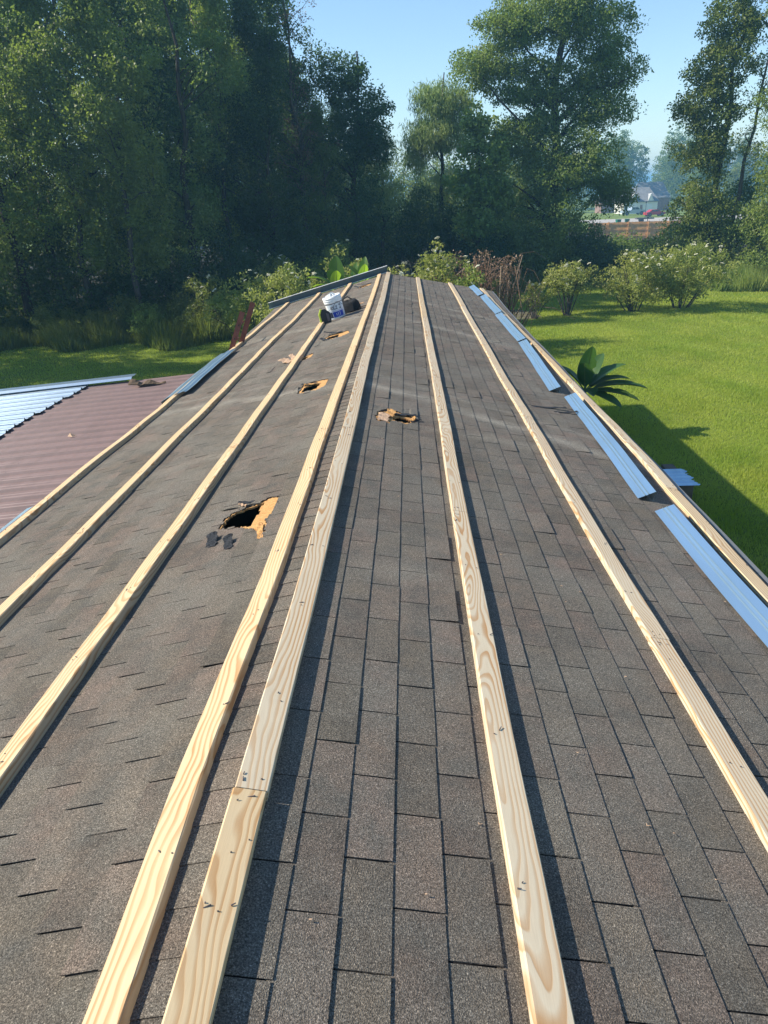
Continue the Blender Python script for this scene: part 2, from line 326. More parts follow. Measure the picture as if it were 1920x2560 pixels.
# tears (outer: shingles gone) and openings (inner: deck gone), in (s, v) on each slope
TEAR = {-1: [[(0.672, 3.825), (0.676, 3.99), (0.645, 4.055), (0.55, 4.10), (0.47, 4.13), (0.43, 4.17), (0.352, 4.16), (0.352, 3.95), (0.375, 3.78), (0.345, 3.70), (0.352, 3.55), (0.38, 3.62), (0.45, 3.70), (0.53, 3.765), (0.57, 3.80)],
             [(0.69, 7.25), (0.68, 7.64), (0.50, 7.66), (0.39, 7.60), (0.40, 7.28), (0.46, 7.18), (0.55, 7.22)],
             [(1.25, 9.66), (1.10, 9.78), (0.93, 9.6), (0.81, 9.66), (0.80, 9.36), (0.97, 9.22), (1.12, 9.4)],
             [(0.78, 10.72), (0.67, 10.86), (0.42, 10.80), (0.38, 10.52), (0.48, 10.40), (0.66, 10.45)],
             [(0.64, 16.6), (0.60, 16.95), (0.36, 16.85), (0.33, 16.6), (0.5, 16.5)], [(0.55, 13.8), (0.54, 14.02), (0.36, 13.95), (0.35, 13.8)]],
        1: [[(0.185, 5.66), (0.19, 5.90), (0.26, 6.02), (0.36, 6.0), (0.50, 5.86), (0.53, 5.76), (0.44, 5.66), (0.33, 5.70), (0.30, 5.62), (0.22, 5.62)]]}
HOLE = {-1: [[(0.665, 3.83), (0.668, 3.99), (0.64, 4.05), (0.55, 4.09), (0.455, 4.11), (0.450, 3.94), (0.475, 3.77), (0.56, 3.80)],
             [(0.66, 7.29), (0.655, 7.52), (0.55, 7.56), (0.48, 7.50), (0.49, 7.28)], [(1.0, 9.35), (0.98, 9.55), (0.87, 9.55), (0.88, 9.35)],
             [(0.76, 10.55), (0.72, 10.76), (0.56, 10.74), (0.55, 10.52)], [(0.62, 16.65), (0.58, 16.88), (0.45, 16.8), (0.46, 16.64)]],
        1: [[(0.33, 5.735), (0.335, 5.83), (0.40, 5.86), (0.465, 5.80), (0.47, 5.715), (0.38, 5.71)]]}
def inpoly(p, poly):
    x, y = p; c = False; j = len(poly) - 1
    for i in range(len(poly)):
        xi, yi = poly[i]; xj, yj = poly[j]
        if (yi > y) != (yj > y) and x < (xj - xi) * (y - yi) / (yj - yi) + xi: c = not c
        j = i
    return c
def jit(s, v): return (s + 0.004 * math.sin(v * 43 + s * 31) + 0.0025 * math.sin(v * 117), v + 0.008 * math.sin(s * 90 + v * 9) + 0.004 * math.sin(s * 260))
def torn(side, s, v, sets, grow=0.0):
    q = jit(s, v)
    return any(inpoly(q, pl) for pl in sets[side])
BB = {sd: [(min(p[0] for p in pl) - .02, max(p[0] for p in pl) + .02, min(p[1] for p in pl) - .03, max(p[1] for p in pl) + .03) for pl in TEAR[sd]] for sd in TEAR}
def near_tear(side, s0, s1, v0, v1): return any(s1 > b[0] and s0 < b[1] and v1 > b[2] and v0 < b[3] for b in BB[side])

house = thing('house', 'low gabled house with a sagging brown-grey shingle roof being stripped for new metal', 'house', (0, 0, ZG))
HI = Vector((0, 0, -ZG))   # child offset: children are placed in world space
def hp(o): o.parent = house; o.location = Vector(o.location) + HI; return o
def sheet(side, off, sets, thick, sedge, fine=0.016):
    """roof sheet on one slope with real openings"""
    ss = set(np.round(np.arange(0, sedge, 0.25), 4)) | {sedge}; vv = set(np.round(np.arange(V0, V1, 0.3), 4)) | {V1}
    for pl in sets[side]:
        a0, a1 = min(p[0] for p in pl) - .02, max(p[0] for p in pl) + .02; b0, b1 = min(p[1] for p in pl) - .03, max(p[1] for p in pl) + .03
        ss |= set(np.round(np.arange(a0, a1, fine), 4)); vv |= set(np.round(np.arange(b0, b1, fine * 1.3), 4))
    ss = sorted(x for x in ss if 0 <= x <= sedge); vv = sorted(vv); n = len(ss)
    vs = [S(side, s, v, off) for v in vv for s in ss]; fs = []; keep = {}
    for j in range(len(vv) - 1):
        for i in range(n - 1):
            if not torn(side, (ss[i] + ss[i + 1]) / 2, (vv[j] + vv[j + 1]) / 2, sets): fs.append((j * n + i, j * n + i + 1, (j + 1) * n + i + 1, (j + 1) * n + i)); keep[(i, j)] = 1
    N = len(vs); vs += [S(side, s, v, off - thick) for v in vv for s in ss]; f2 = [tuple(N + k for k in f[::-1]) for f in fs]
    for (i, j) in keep:
        for di, dj, a, b in ((-1, 0, (i, j), (i, j + 1)), (1, 0, (i + 1, j + 1), (i + 1, j)), (0, -1, (i + 1, j), (i, j)), (0, 1, (i, j + 1), (i + 1, j + 1))):
            if (i + di, j + dj) not in keep:
                p, q = a[1] * n + a[0], b[1] * n + b[0]; f2.append((q, p, N + p, N + q))
    return vs, fs + f2
allv, allf = [], []
for sd in (-1, 1):
    v_, f_ = sheet(sd, 0.0, HOLE, 0.012, SL - .03 if sd < 0 else SR - .03); b = len(allv); allv += v_; allf += [tuple(b + i for i in f) for f in f_]
used = sorted({i for f in allf for i in f}); mp = {o_: i for i, o_ in enumerate(used)}
roof = hp(obj('roof', [allv[i] for i in used], [tuple(mp[i] for i in f) for f in allf], M['osb']))
roof['label'] = 'shallow gabled roof deck of strand board under worn shingles'
def rp(o): o.parent = roof; return o      # roof has identity basis inside the house: world = local
for sd in (-1, 1):
    v_, f_ = sheet(sd, 0.0022, TEAR, 0.0012, SL - .02 if sd < 0 else SR - .02)
    used = sorted({i for f in f_ for i in f}); mp = {o_: i for i, o_ in enumerate(used)}
    rp(obj('underlay', [v_[i] for i in used], [tuple(mp[i] for i in f) for f in f_], M['felt']))

# shingle tabs
def tab_geo(side, s0, s1, v0, v1, lift, rs):
    """slab from s0 (upper, tucked) to s1 (lower edge); returns verts, faces"""
    e = 0.0021 + 0.0013 * rs.random(); v0 += e; v1 -= e
    j = lambda a: rs.uniform(-a, a)
    if near_tear(side, s0, s1, v0, v1):
        ns, nv = 10, 22; vs = []; fs = []; keep = set()
        def P(i, k, b):
            f = i / ns; s = s0 + (s1 - s0) * f; v = v0 + (v1 - v0) * k / nv
            return S(side, s, v, 0.0048 + f * 0.0040 + (lift if f > .5 else 0) - (0.0030 if b else 0))
        for k in range(nv + 1):
            for i in range(ns + 1): vs.append(P(i, k, 0))
        N = len(vs)
        for k in range(nv + 1):
            for i in range(ns + 1): vs.append(P(i, k, 1))
        for k in range(nv):
            for i in range(ns):
                if not torn(side, s0 + (s1 - s0) * (i + .5) / ns, v0 + (v1 - v0) * (k + .5) / nv, TEAR): keep.add((i, k))
        for (i, k) in keep:
            a, b_, c, d = k * (ns + 1) + i, k * (ns + 1) + i + 1, (k + 1) * (ns + 1) + i + 1, (k + 1) * (ns + 1) + i
            fs.append((a, b_, c, d)); fs.append((N + d, N + c, N + b_, N + a))
            for (di, dk, p, q) in ((-1, 0, d, a), (1, 0, b_, c), (0, -1, a, b_), (0, 1, c, d)):
                if (i + di, k + dk) not in keep: fs.append((q, p, N + p, N + q))
        if not fs: return None
        used = sorted({i for f in fs for i in f}); mp = {o_: i for i, o_ in enumerate(used)}
        return [vs[i] for i in used], [tuple(mp[i] for i in f) for f in fs]
    js = j(.002); l2 = lift + max(0, j(.0012))
    pts = []
    for b in (0, 1):
        t = 0.0030 if b else 0
        pts += [S(side, s0, v0, 0.0048 - t), S(side, s0, v1, 0.0048 - t), S(side, s1 + js + j(.0008), v1 + j(.001), 0.0088 + lift - t), S(side, s1 + js + j(.0008), v0 + j(.001), 0.0088 + l2 - t)]
    return pts, [(0, 1, 2, 3), (7, 6, 5, 4), (0, 4, 5, 1), (1, 5, 6, 2), (2, 6, 7, 3), (3, 7, 4, 0)]
rs = random.Random(3); tabs = []
EXP = 0.127
for side in (-1, 1):
    edge = SL if side < 0 else SR; c0 = (0.4018 - 0.127 * 4) if side > 0 else 0.10
    k = 0
    lows = []; s = c0 + EXP * 2
    while s < edge + .05: lows.append(min(s, edge)); s += EXP
    for k, s1 in enumerate(lows):
        ph = (-0.127 * k if side > 0 else 0.127 * k) % 0.3048
        ph += 1.077 + 0.127 * 2 if side > 0 else 0.17
        ph = ph % 0.3048 - 0.3048 * 7
        wob = rs.uniform(-.006, .006); v = ph
        v = V0 - 0.3048 + ((ph - V0) % 0.3048)
        while v < V1:
            a, b = max(v, V0), min(v + 0.3048, V1)
            if b - a > 0.03:
                lift = 0.0030 * rs.random() ** 3 + (0.006 if rs.random() < 0.04 else 0)
                g_ = tab_geo(side, max(0.0, s1 - EXP - 0.012), s1, a + wob, b + wob, lift, rs)
                if g_:
                    c = S(side, s1 - .06, (a + b) / 2); zc = (c - cam.location).dot(cF)
                    pr = ((c - cam.location).dot(cR) / zc, (c - cam.location).dot(cU) / zc) if zc > .1 else (9, 9)
                    vis = abs(pr[0]) < 0.56 and abs(pr[1]) < 0.74
                    tabs.append((0 if vis else 1, zc if zc > 0 else 99, g_, rs.random()))
            v += 0.3048
# ridge caps
v = V0; caps = []
while v < V1:
    vs = []; fs = []
    st = [(-1, .245), (-1, .12), (-1, .02), (1, .02), (1, .046)]
    for (vv, o) in ((v, 0.0225), (v + 0.145, 0.019)):
        for sd, s in st: vs.append(S(sd, s, vv, o - (0.006 if s < .03 else 0) + rs.uniform(0, .001)))
    for (vv, o) in ((v, 0.0195), (v + 0.145, 0.016)):
        for sd, s in st: vs.append(S(sd, s, vv, o - (0.006 if s < .03 else 0)))
    n = len(st)
    for i in range(n - 1): fs += [(i, i + 1, n + i + 1, n + i), (3 * n + i, 3 * n + i + 1, 2 * n + i + 1, 2 * n + i), (2 * n + i, 2 * n + i + 1, i + 1, i)]
    fs += [(0, n, 3 * n, 2 * n), (n - 1, 3 * n - 1, 4 * n - 1, 2 * n - 1)]
    caps.append((v, vs, fs)); v += 0.127
tabs.sort(key=lambda t_: (t_[0], t_[1]))
bv, bf, bt = [], [], []
for i, (vis, zc, (vs, fs), tn) in enumerate(tabs):
    if i < 300 - 24:
        c = sum((Vector(x) for x in vs), Vector()) / len(vs)
        rp(obj('shingle', [Vector(x) - c for x in vs], fs, M['shingle'], loc=c, tint=tn))
    else:
        b = len(bv); bv += vs; bf += [tuple(b + q for q in f) for f in fs]; bt += [tn] * len(vs)
o = rp(obj('shingle_field', bv, bf, M['shingle'], tint=bt)); o['kind'] = 'stuff'
bv, bf, bt = [], [], []
near = sorted([c for c in caps if c[0] > 0.75], key=lambda c: c[0])[:24]; nk = {c[0] for c in near}
for (v, vs, fs) in caps:
    tn = rs.random() * .6 + .4
    if v in nk:
        c = sum((Vector(x) for x in vs), Vector()) / len(vs); rp(obj('ridge_cap', [Vector(x) - c for x in vs], fs, M['shingle'], loc=c, tint=tn))
    else: b = len(bv); bv += vs; bf += [tuple(b + q for q in f) for f in fs]; bt += [tn] * len(vs)
o = rp(obj('ridge_cap_row', bv, bf, M['shingle'], tint=bt)); o['kind'] = 'stuff'

# torn shingle flaps, splinters and felt round the openings
def flap(side, s, v, w_, l_, rot, lift, mat, name='torn_shingle', curl=0.02, seed=0, label=None):
    r_ = random.Random(seed * 7 + int(v * 100)); vs = []; fs = []; nu, nv_ = 7, 5
    cr, sr = math.cos(rot), math.sin(rot)
    for b in (0, 1):
        for j in range(nv_ + 1):
            for i in range(nu + 1):
                fu, fv = i / nu - .5, j / nv_ - .5
                rag = 0.0
                if i in (0, nu): rag = r_.uniform(-.12, .12) if not b else 0
                du = (fu + rag * (.5)) * l_; dv = (fv + (0.10 * math.sin(i * 2.1 + seed))) * w_
                ss = s + du * sr + dv * cr; vv = v + du * cr - dv * sr
                vs.append(S(side, max(.01, ss), vv, lift + curl * (fu + .5) ** 2 + 0.004 * math.sin(i * 1.7 + j) - (0.004 if b else 0)))
    n = (nu + 1) * (nv_ + 1)
    for j in range(nv_):
        for i in range(nu):
            a = j * (nu + 1) + i; fs += [(a, a + 1, a + nu + 2, a + nu + 1), (n + a + nu + 1, n + a + nu + 2, n + a + 1, n + a)]
    for i in range(nu): fs += [(i + 1, i, n + i, n + i + 1), (nv_ * (nu + 1) + i, nv_ * (nu + 1) + i + 1, n + nv_ * (nu + 1) + i + 1, n + nv_ * (nu + 1) + i)]
    for j in range(nv_): a = j * (nu + 1); fs += [(a, a + nu + 1, n + a + nu + 1, n + a), (a + nu + nu + 1, a + nu, n + a + nu, n + a + nu + nu + 1)]
    o = rp(obj(name, vs, fs, mat, tint=0.1))
    if label: o['label'] = label
    return o
flap(-1, .66, 3.64, .060, .14, .1, .009, M['scrap'], 'torn_shingle', .03, 1, 'curled black shingle scrap below the hole')
flap(-1, .54, 3.54, .050, .13, .15, .009, M['scrap'], 'torn_shingle', .03, 2)
flap(-1, .60, 4.14, .035, .26, 1.47, .011, M['shingle'], 'torn_shingle', .01, 3); flap(-1, .57, 4.17, .03, .10, 1.3, .012, M['scrap'], 'torn_shingle', .015, 5)
flap(-1, .375, 3.62, .035, .22, .2, .008, M['osb'], 'splinter', .01, 7, 'orange board splinter under the lifted shingles'); flap(-1, .585, 4.13, .018, .07, .9, .018, M['split'], 'splinter', .01, 8)
flap(-1, .60, 7.57, .05, .18, 1.2, .010, M['scrap'], 'torn_shingle', .02, 9); flap(-1, .72, 7.42, .04, .3, .1, .012, M['shingle'], 'torn_shingle', .02, 11)
flap(-1, .56, 7.52, .02, .18, 1.3, .012, M['osb'], 'splinter', .02, 12); flap(-1, 1.15, 9.5, .12, .18, .9, .02, M['split'], 'splinter', .05, 13, 'pale split wood pushed up beside the batten')
flap(-1, 1.08, 9.62, .06, .18, .4, .02, M['split'], 'splinter', .05, 14); flap(-1, .64, 10.82, .05, .28, 1.3, .02, M['scrap'], 'torn_shingle', .06, 15); flap(-1, .75, 10.5, .05, .2, .6, .015, M['scrap'], 'torn_shingle', .03, 16)
flap(-1, .5, 16.9, .06, .3, 1.3, .02, M['scrap'], 'torn_shingle', .05, 17); flap(-1, .62, 16.6, .05, .2, .9, .02, M['scrap'], 'torn_shingle', .05, 18); flap(-1, .45, 13.9, .05, .2, 1.1, .015, M['split'], 'splinter', .03, 19)
flap(1, .40, 5.91, .05, .22, 1.5, .011, M['scrap'], 'torn_shingle', .015, 20, 'black flap of shingle lifted over the slot'); flap(1, .25, 5.72, .085, .15, .05, .010, M['split'], 'splinter', .02, 21, 'pale pink square of split board')
flap(1, .30, 5.84, .07, .10, .2, .016, M['osb'], 'splinter', .03, 22); flap(1, .27, 5.95, .02, .10, 1.4, .010, M['scrap'], 'torn_shingle', .01, 23); flap(1, .51, 5.77, .03, .10, .8, .010, M['scrap'], 'torn_shingle', .015, 24)
flap(1, .485, 5.77, .03, .05, .5, .022, M['osb'], 'splinter', .02, 25); flap(1, 1.85, 7.10, .04, .34, 1.42, .010, M['scrap'], 'torn_shingle', .03, 26); flap(1, 2.00, 7.0, .035, .24, 1.3, .010, M['scrap'], 'torn_shingle', .03, 27)
# dark attic floor, walls, gable ends, fascia
mb = MB().box(-2.5, V0 + .15, -1.05, 2.25, V1 - .1, -1.0); hp(mb.build('ceiling', M['dark']))
mb = MB()
mb.box(2.2, V0 + .1, ZG, 2.3, V1 - .05, -0.72); mb.box(-2.5, V0 + .1, ZG, -2.4, V1 - .05, -0.95); hp(mb.build('wall', M['siding']))
for yy in (V0 + .12, V1 - .12):
    p = [(-2.4, yy, ZG), (2.2, yy, ZG), (2.2, yy, prof(yy) - .50), (0, yy, prof(yy) - .03), (-2.4, yy, prof(yy) - .68)]
    q = [(a, b + .07, c) for a, b, c in p]; n = 5
    hp(obj('gable_wall', p + q, [tuple(range(5)), tuple(range(9, 4, -1))] + [(i, (i + 1) % 5, 5 + (i + 1) % 5, 5 + i) for i in range(5)], M['siding']))
def sweep(side, prf, va, vb, n, name, mat, parent=None, ds=0.0, smooth=False, jy=0.0, thick=0.0012, ds2=None):
    """prf: list of (s, off) across the slope, swept along v"""
    vs = []; fs = []; k = len(prf); ds2 = ds if ds2 is None else ds2
    for t in (0, thick):
        for i in range(n + 1):
            v = va + (vb - va) * i / n; d_ = ds + (ds2 - ds) * i / n
            for s, o_ in prf: vs.append(S(side, s + d_, v, o_ - t + jy * math.sin(v * 3 + ds)))
    N = (n + 1) * k
    for i in range(n):
        for j in range(k - 1):
            a = i * k + j; fs += [(a, a + 1, a + k + 1, a + k), (N + a + k, N + a + k + 1, N + a + 1, N + a)]
    for j in range(k - 1): fs += [(j + 1, j, N + j, N + j + 1), (n * k + j, n * k + j + 1, N + n * k + j + 1, N + n * k + j)]
    for i in range(n): a = i * k; fs += [(a, a + k, N + a + k, N + a), (a + 2 * k - 1, a + k - 1, N + a + k - 1, N + a + 2 * k - 1)]
    return obj(name, vs, fs, mat, parent, smooth=smooth)
hp(sweep(1, [(SR - .02, .001), (SR + .018, .001), (SR + .020, -.05), (SR + .014, -.06)], V0, V1, 60, 'drip_edge', M['grey_metal']))
hp(sweep(-1, [(SL - .02, .001), (SL + .02, .001), (SL + .025, -.07)], V0, V1, 60, 'drip_edge', M['grey_metal']))
for sd, e in ((1, SR), (-1, SL)):
    hp(sweep(sd, [(e - .01, -.014), (e + .012, -.014), (e + .012, -.16), (e - .01, -.16)], V0, V1, 60, 'fascia', M['siding']))

# ------------------------------------------------------------------ battens
def board(parent, side, sp, v0, v1, tint, seed, top=0.041, bot=-0.002, wd=0.089, lat=0.0016):
    """sp(v) = inner edge distance from the ridge; strip of timber bent over the roof"""
    n = max(6, int((v1 - v0) / 0.13)); vs = []; uv = []; fs = []; r_ = random.Random(seed); ph = r_.uniform(0, 6)
    e = 0.004
    crs = [(0, bot), (0, top - e), (e, top), (wd / 2, top), (wd - e, top), (wd, top - e), (wd, bot)]
    acc = [0, top - bot, top - bot + e, top - bot + wd / 2, top - bot + wd, top - bot + wd + e, 2 * (top - bot) + wd]
    c0 = S(side, abs(sp((v0 + v1) / 2)), (v0 + v1) / 2)
    for i in range(n + 1):
        v = v0 + (v1 - v0) * i / n; s = sp(v) + lat * math.sin(v * 1.9 + ph) + lat * .6 * math.sin(v * 4.3 + ph)
        for (a, o_), ac in zip(crs, acc):
            aa = s + a + (r_.uniform(-.0006, .0006))
            if aa >= 0: p = S(side, aa, v, o_)
            else:      # crosses the ridge: stay in the plane of its own slope
                p0 = S(side, 0, v, o_); a_ = AL if side < 0 else AR; p = p0 + Vector((side * aa * math.cos(a_), 0, -aa * math.sin(a_)))
            vs.append(p - c0); uv.append((v + seed * 3.3, ac))
    k = len(crs)
    for i in range(n):
        for j in range(k): a, b = i * k + j, i * k + (j + 1) % k; fs.append((a, a + k, b + k, b) if side > 0 else (a, b, b + k, a + k))
    fs.append(tuple(range(k))); fs.append(tuple(n * k + j for j in range(k))[::-1])
    return obj('board', vs, fs, M['wood'], parent, loc=c0, tint=tint, uvs=uv)
def nails(parent, side, sp, spots, wd=.089, top=.041):
    mb = MB(); r_ = random.Random(int(abs(sp(1)) * 1000))
    for (v, cnt, spread) in spots:
        for i in range(cnt):
            vv = v + r_.uniform(-spread, spread); s = sp(vv) + r_.uniform(.012, wd - .012)
            p = S(side, s, vv, top) if s > 0 else S(side, 0, vv, top) + Vector((side * s * math.cos(AR), 0, -s * math.sin(AR)))
            a = r_.uniform(0, 6.28); l = r_.uniform(.004, .02) * (1 if r_.random() < .4 else .25)
            mb.tube([p + Vector((0, 0, -.004)), p + Vector((0, 0, .0025)), p + Vector((math.cos(a) * l, math.sin(a) * l, .003))], [.0023, .002, .0014], 5)
    o = mb.build('nails', M['nail'], parent); o['kind'] = 'stuff'; return o
def interp(vv, ss): return lambda v: float(np.interp(v, vv, ss))
def row(side, vv, ss, cuts, label, seed, top=0.041, wd=.089, tints=None, spots=None, va=None, vb=None, bot=-.002):
    t = thing('roof_batten', label, 'batten', (0, 0, 0), 'pine battens laid along the roof')
    sp = interp(vv, ss); va = V0 + .1 if va is None else va; vb = V1 - .02 if vb is None else vb
    cu = [va] + list(cuts) + [vb]; r_ = random.Random(seed)
    bs = []
    for i in range(len(cu) - 1):
        tn = tints[i] if tints else r_.random()
        off = r_.uniform(-.003, .003)
        bs.append(board(t, side, (lambda v, o_=off: sp(v) + o_), cu[i] + .0015, cu[i + 1] - .0015, tn, seed * 10 + i, top, bot, wd))
    sl = spots if spots is not None else []
    for c in cuts: sl = sl + [(c - .04, 3, .025), (c + .04, 3, .025)]
    v = va + 1.0
    while v < min(9, vb): sl = sl + [(v, 2, .03)]; v += .61
    nails(t, side, sp, sl, wd, top)
    return t
row(1, [0, 5, 8, 12, 18], [-.042, -.045, -.06, -.04, -.03], [1.53, 5.20, 8.9, 12.4, 15.9], 'widest pale batten along the ridge, casting the broad shadow on the right slope', 1, top=.043, bot=.004, wd=.092, tints=[.12, .88, .9, .8, .85, .7], spots=[(1.16, 4, .02)])
row(-1, [0, .9, 1.65, 3, 9, 14, 18], [.106, .115, .138, .130, .158, .15, .142], [5.27, 8.9, 13.2], 'batten just left of the ridge, next to the strip of ridge caps', 2, top=.053, tints=[.2, .35, .05, .4])
row(-1, [0, 3, 8, 13, 18], [.905, .918, .945, .935, .85], [5.6, 9.9, 12.25], 'batten on the left slope that passes behind the paint bucket', 3, top=.053, tints=[.3, .1, .45, .25])
row(-1, [0, 3, 9, 13, 18], [1.735, 1.735, 1.775, 1.74, 1.61], [4.4, 8.6, 13.0], 'third batten left of the ridge, running past the bucket on its left', 4, top=.053, tints=[.0, .5, .33, .2])
row(-1, [0, 5, 9, 13, 18], [2.61, 2.61, 2.615, 2.55, 2.39], [3.2, 7.9, 12.1], 'batten along the left eave above the brown metal porch roof', 5, top=.053, tints=[.42, .2, .1, .48])
row(1, [0, 3, 8, 11, 18], [.703, .695, .70, .685, .665], [3.9, 7.6, 11.9, 15.0], 'batten in the middle foreground, first one right of the ridge batten', 6, top=.036, tints=[.82, .76, .95, .6, .8])
row(1, [0, 3, 7, 16, 18], [1.495, 1.495, 1.487, 1.46, 1.41], [2.74, 6.4, 10.2, 14.2], 'batten between the middle one and the blue metal trim on the right slope', 7, top=.036, tints=[.78, .86, .72, .9, .7])
row(1, [0, 3, 7, 9, 18], [2.29, 2.29, 2.345, 2.33, 2.16], [5.0, 8.6, 12.8], 'batten along the right eave overlooking the lawn', 8, top=.036, tints=[.62, .74, .55, .8])

# ------------------------------------------------------------------ loose trim pieces
TR = [(0, .001), (.05, .028), (.053, .036), (.058, .031), (.075, .042), (.078, .050), (.083, .046), (.13, .072), (.135, .068), (.125, .004)]
def trim(s, v0, v1, label, s2=None, gap=0.0, jy=0.0):
    prf = [(a * .82, b * .95 + .016 + gap) for a, b in TR]
    o = sweep(1, prf, v0, v1, 14, 'metal_trim', M['blue_metal'], ds=s, ds2=s2, jy=jy)
    return tag(o, label, 'metal trim', 'blue-grey metal trims strung along the right slope')
trim(2.075, 2.2, 4.49, 'nearest blue metal trim, cut off by the right edge of the photo', 2.08)
trim(2.03, 4.70, 7.74, 'second blue metal trim, beginning just past the torn patch near the eave', 2.13)
trim(2.01, 7.95, 10.95, 'third blue metal trim with a long dark shadow, level with the cracked patch', 2.09)
trim(2.095, 11.05, 13.85, 'fourth blue metal trim, overlapping the top of the third', 2.07)
trim(2.09, 13.98, 16.4, 'short fifth blue metal trim next to the far end of the eave batten', 2.03)
trim(1.99, 16.45, 17.85, 'farthest blue metal trim, at the far right corner of the roof', 1.90)
o = sweep(-1, [(2.46, .065), (2.50, .055), (2.53, .07), (2.60, .060), (2.62, .070), (2.70, .045), (2.76, .05), (2.86, .02), (2.862, -.04)], 9.3, 12.3, 14, 'metal_trim', M['blue_metal'])
tag(o, 'teal reflective metal trim lying over the left eave above the porch roof', 'metal trim')
# long trim standing along the far gable edge
mb = MB(); p0 = S(-1, 2.92, V1 + .02, .03); p1 = S(-1, -.02 + .02, V1 + .14, .03); d = (p1 - p0).normalized(); up = Vector((0, 0, 1))
def strip(a, b, c, dd): mb.add([a, b, c, dd, a + Vector((0, .0015, 0)), b + Vector((0, .0015, 0)), c + Vector((0, .0015, 0)), dd + Vector((0, .0015, 0))], [(0, 1, 2, 3), (7, 6, 5, 4), (0, 4, 5, 1), (1, 5, 6, 2), (2, 6, 7, 3), (3, 7, 4, 0)])
bk = Vector((0, -.034, .130)); lip = Vector((0, -.022, .012)); ft = Vector((0, -.03, -.004))
strip(p0 + ft, p1 + ft, p1, p0); strip(p0, p1, p1 + bk, p0 + bk); strip(p0 + bk, p1 + bk, p1 + bk + lip, p0 + bk + lip); strip(p0 + ft, p1 + ft, p1 + ft + Vector((0, -.012, .014)), p0 + ft + Vector((0, -.012, .014)))
q = p0 + d * .22 + bk * .45; mb.tube([q, q + Vector((0, -.012, 0))], [.013, .013], 8)
eb = MB().tube([p0 + bk + lip, p1 + bk + lip], [.009, .009], 6).tube([p0 + ft, p1 + ft], [.008, .008], 6)
tag(mb.build('gable_trim', M['dark_reflection_trim']), 'long channel trim, dark tree reflection put into its colour, lying down the far gable edge of the left slope', 'metal trim')
eb.build('rolled_edge', M['white'], bpy.data.objects['gable_trim'])

# ------------------------------------------------------------------ bucket, tool case, tool bag
bs, bvv = 0.74, 12.66
bp = S(-1, bs, bvv, 0.012); bucket = thing('paint_bucket', 'white plastic paint bucket with blue label, crammed with crumpled white sheet', 'bucket', bp)
bucket.rotation_euler = (rad(2), -AL * 1.0, 0)
mb = MB().lathe([(0.0, .004), (.128, .004), (.131, .0), (.134, .012), (.148, .262), (.1485, .27)], 36)
mb.build('body', M['white'], bucket, smooth=True)
mb = MB().lathe([(.150, .268), (.153, .27), (.153, .30), (.150, .303), (.1515, .305), (.157, .308), (.157, .322), (.152, .325), (.152, .336), (.158, .339), (.158, .352), (.153, .356), (.153, .372), (.147, .374), (.144, .372), (.141, .27), (.12, .262), (0, .26)], 36)
mb.build('rim', M['white'], bucket, smooth=True)
mb = MB().lathe([(.1485, .255), (.1505, .257), (.1505, .263), (.149, .265)], 36); mb.build('band', M['ink'], bucket)
hnd = [(.158 * math.cos(t), .158 * math.sin(t) , .285 - .13 * abs(math.sin((t + PI / 2 - .5) ))) for t in np.linspace(-.1 - PI * .02, -PI + .2, 18)]
MB().tube(hnd, .0028, 6).build('handle', M['nail'], bucket)
# crumpled sheet: bumpy cap
vs = []; fs = []; nr, na = 7, 22; r_ = random.Random(5)
for i in range(nr + 1):
    for j in range(na):
        r = .139 * i / nr; t = 2 * PI * j / na
        vs.append((r * math.cos(t), r * math.sin(t), .315 + .11 * (1 - (i / nr) ** 2) * (.65 + .35 * math.sin(j * 1.9 + i)) + r_.uniform(-.014, .014)))
for i in range(nr):
    for j in range(na): fs.append((i * na + j, i * na + (j + 1) % na, (i + 1) * na + (j + 1) % na, (i + 1) * na + j))
obj('crumpled_sheet', vs, fs, M['white2'], bucket)
def patch(name, mat, a0, a1, z0, z1, rr, n=12):
    vs = []; fs = []
    for i in range(n + 1):
        t = a0 + (a1 - a0) * i / n
        for z in (z0, z1):
            R0 = .134 + (z - .012) * (.014 / .25) + rr; vs.append((R0 * math.cos(t), R0 * math.sin(t), z))
    for i in range(n): fs.append((2 * i, 2 * i + 2, 2 * i + 3, 2 * i + 1))
    return obj(name, vs, fs, mat, bucket)
patch('label_sheet', M['label'], -PI * .78, -PI * .12, .02, .245, .0006, 18)
patch('label_blue_panel', M['blue'], -PI * .60, -PI * .17, .035, .125, .0012, 14)
patch('label_dark_panel', M['ink'], -PI * .76, -PI * .62, .035, .125, .0012, 6)
patch('label_rule', M['blue'], -PI * .72, -PI * .15, .137, .141, .0012, 14)
def wraptext(txt, size, ac, z, mat, name, squash=1.0):
    cu = bpy.data.curves.new(name, 'FONT'); cu.body = txt; cu.size = size; cu.align_x = 'CENTER'; cu.offset = size * .022
    to = bpy.data.objects.new(name, cu); COL.objects.link(to); dg = bpy.context.evaluated_depsgraph_get()
    me = bpy.data.meshes.new_from_object(to.evaluated_get(dg)); bpy.data.objects.remove(to)
    vs = []
    for vtx in me.vertices:
        x, y = vtx.co.x * squash, vtx.co.y; zz = z + y; R0 = .134 + (zz - .012) * (.014 / .25) + .002; t = ac + x / R0; vs.append((R0 * math.cos(t), R0 * math.sin(t), zz))
    o_ = obj(name, vs, [tuple(p_.vertices) for p_ in me.polygons], mat, bucket); bpy.data.meshes.remove(me); return o_
wraptext('KILZ', .075, -PI * .50, .165, M['ink'], 'lettering', .8); wraptext('2', .10, -PI * .255, .160, M['ink'], 'numeral', .85)
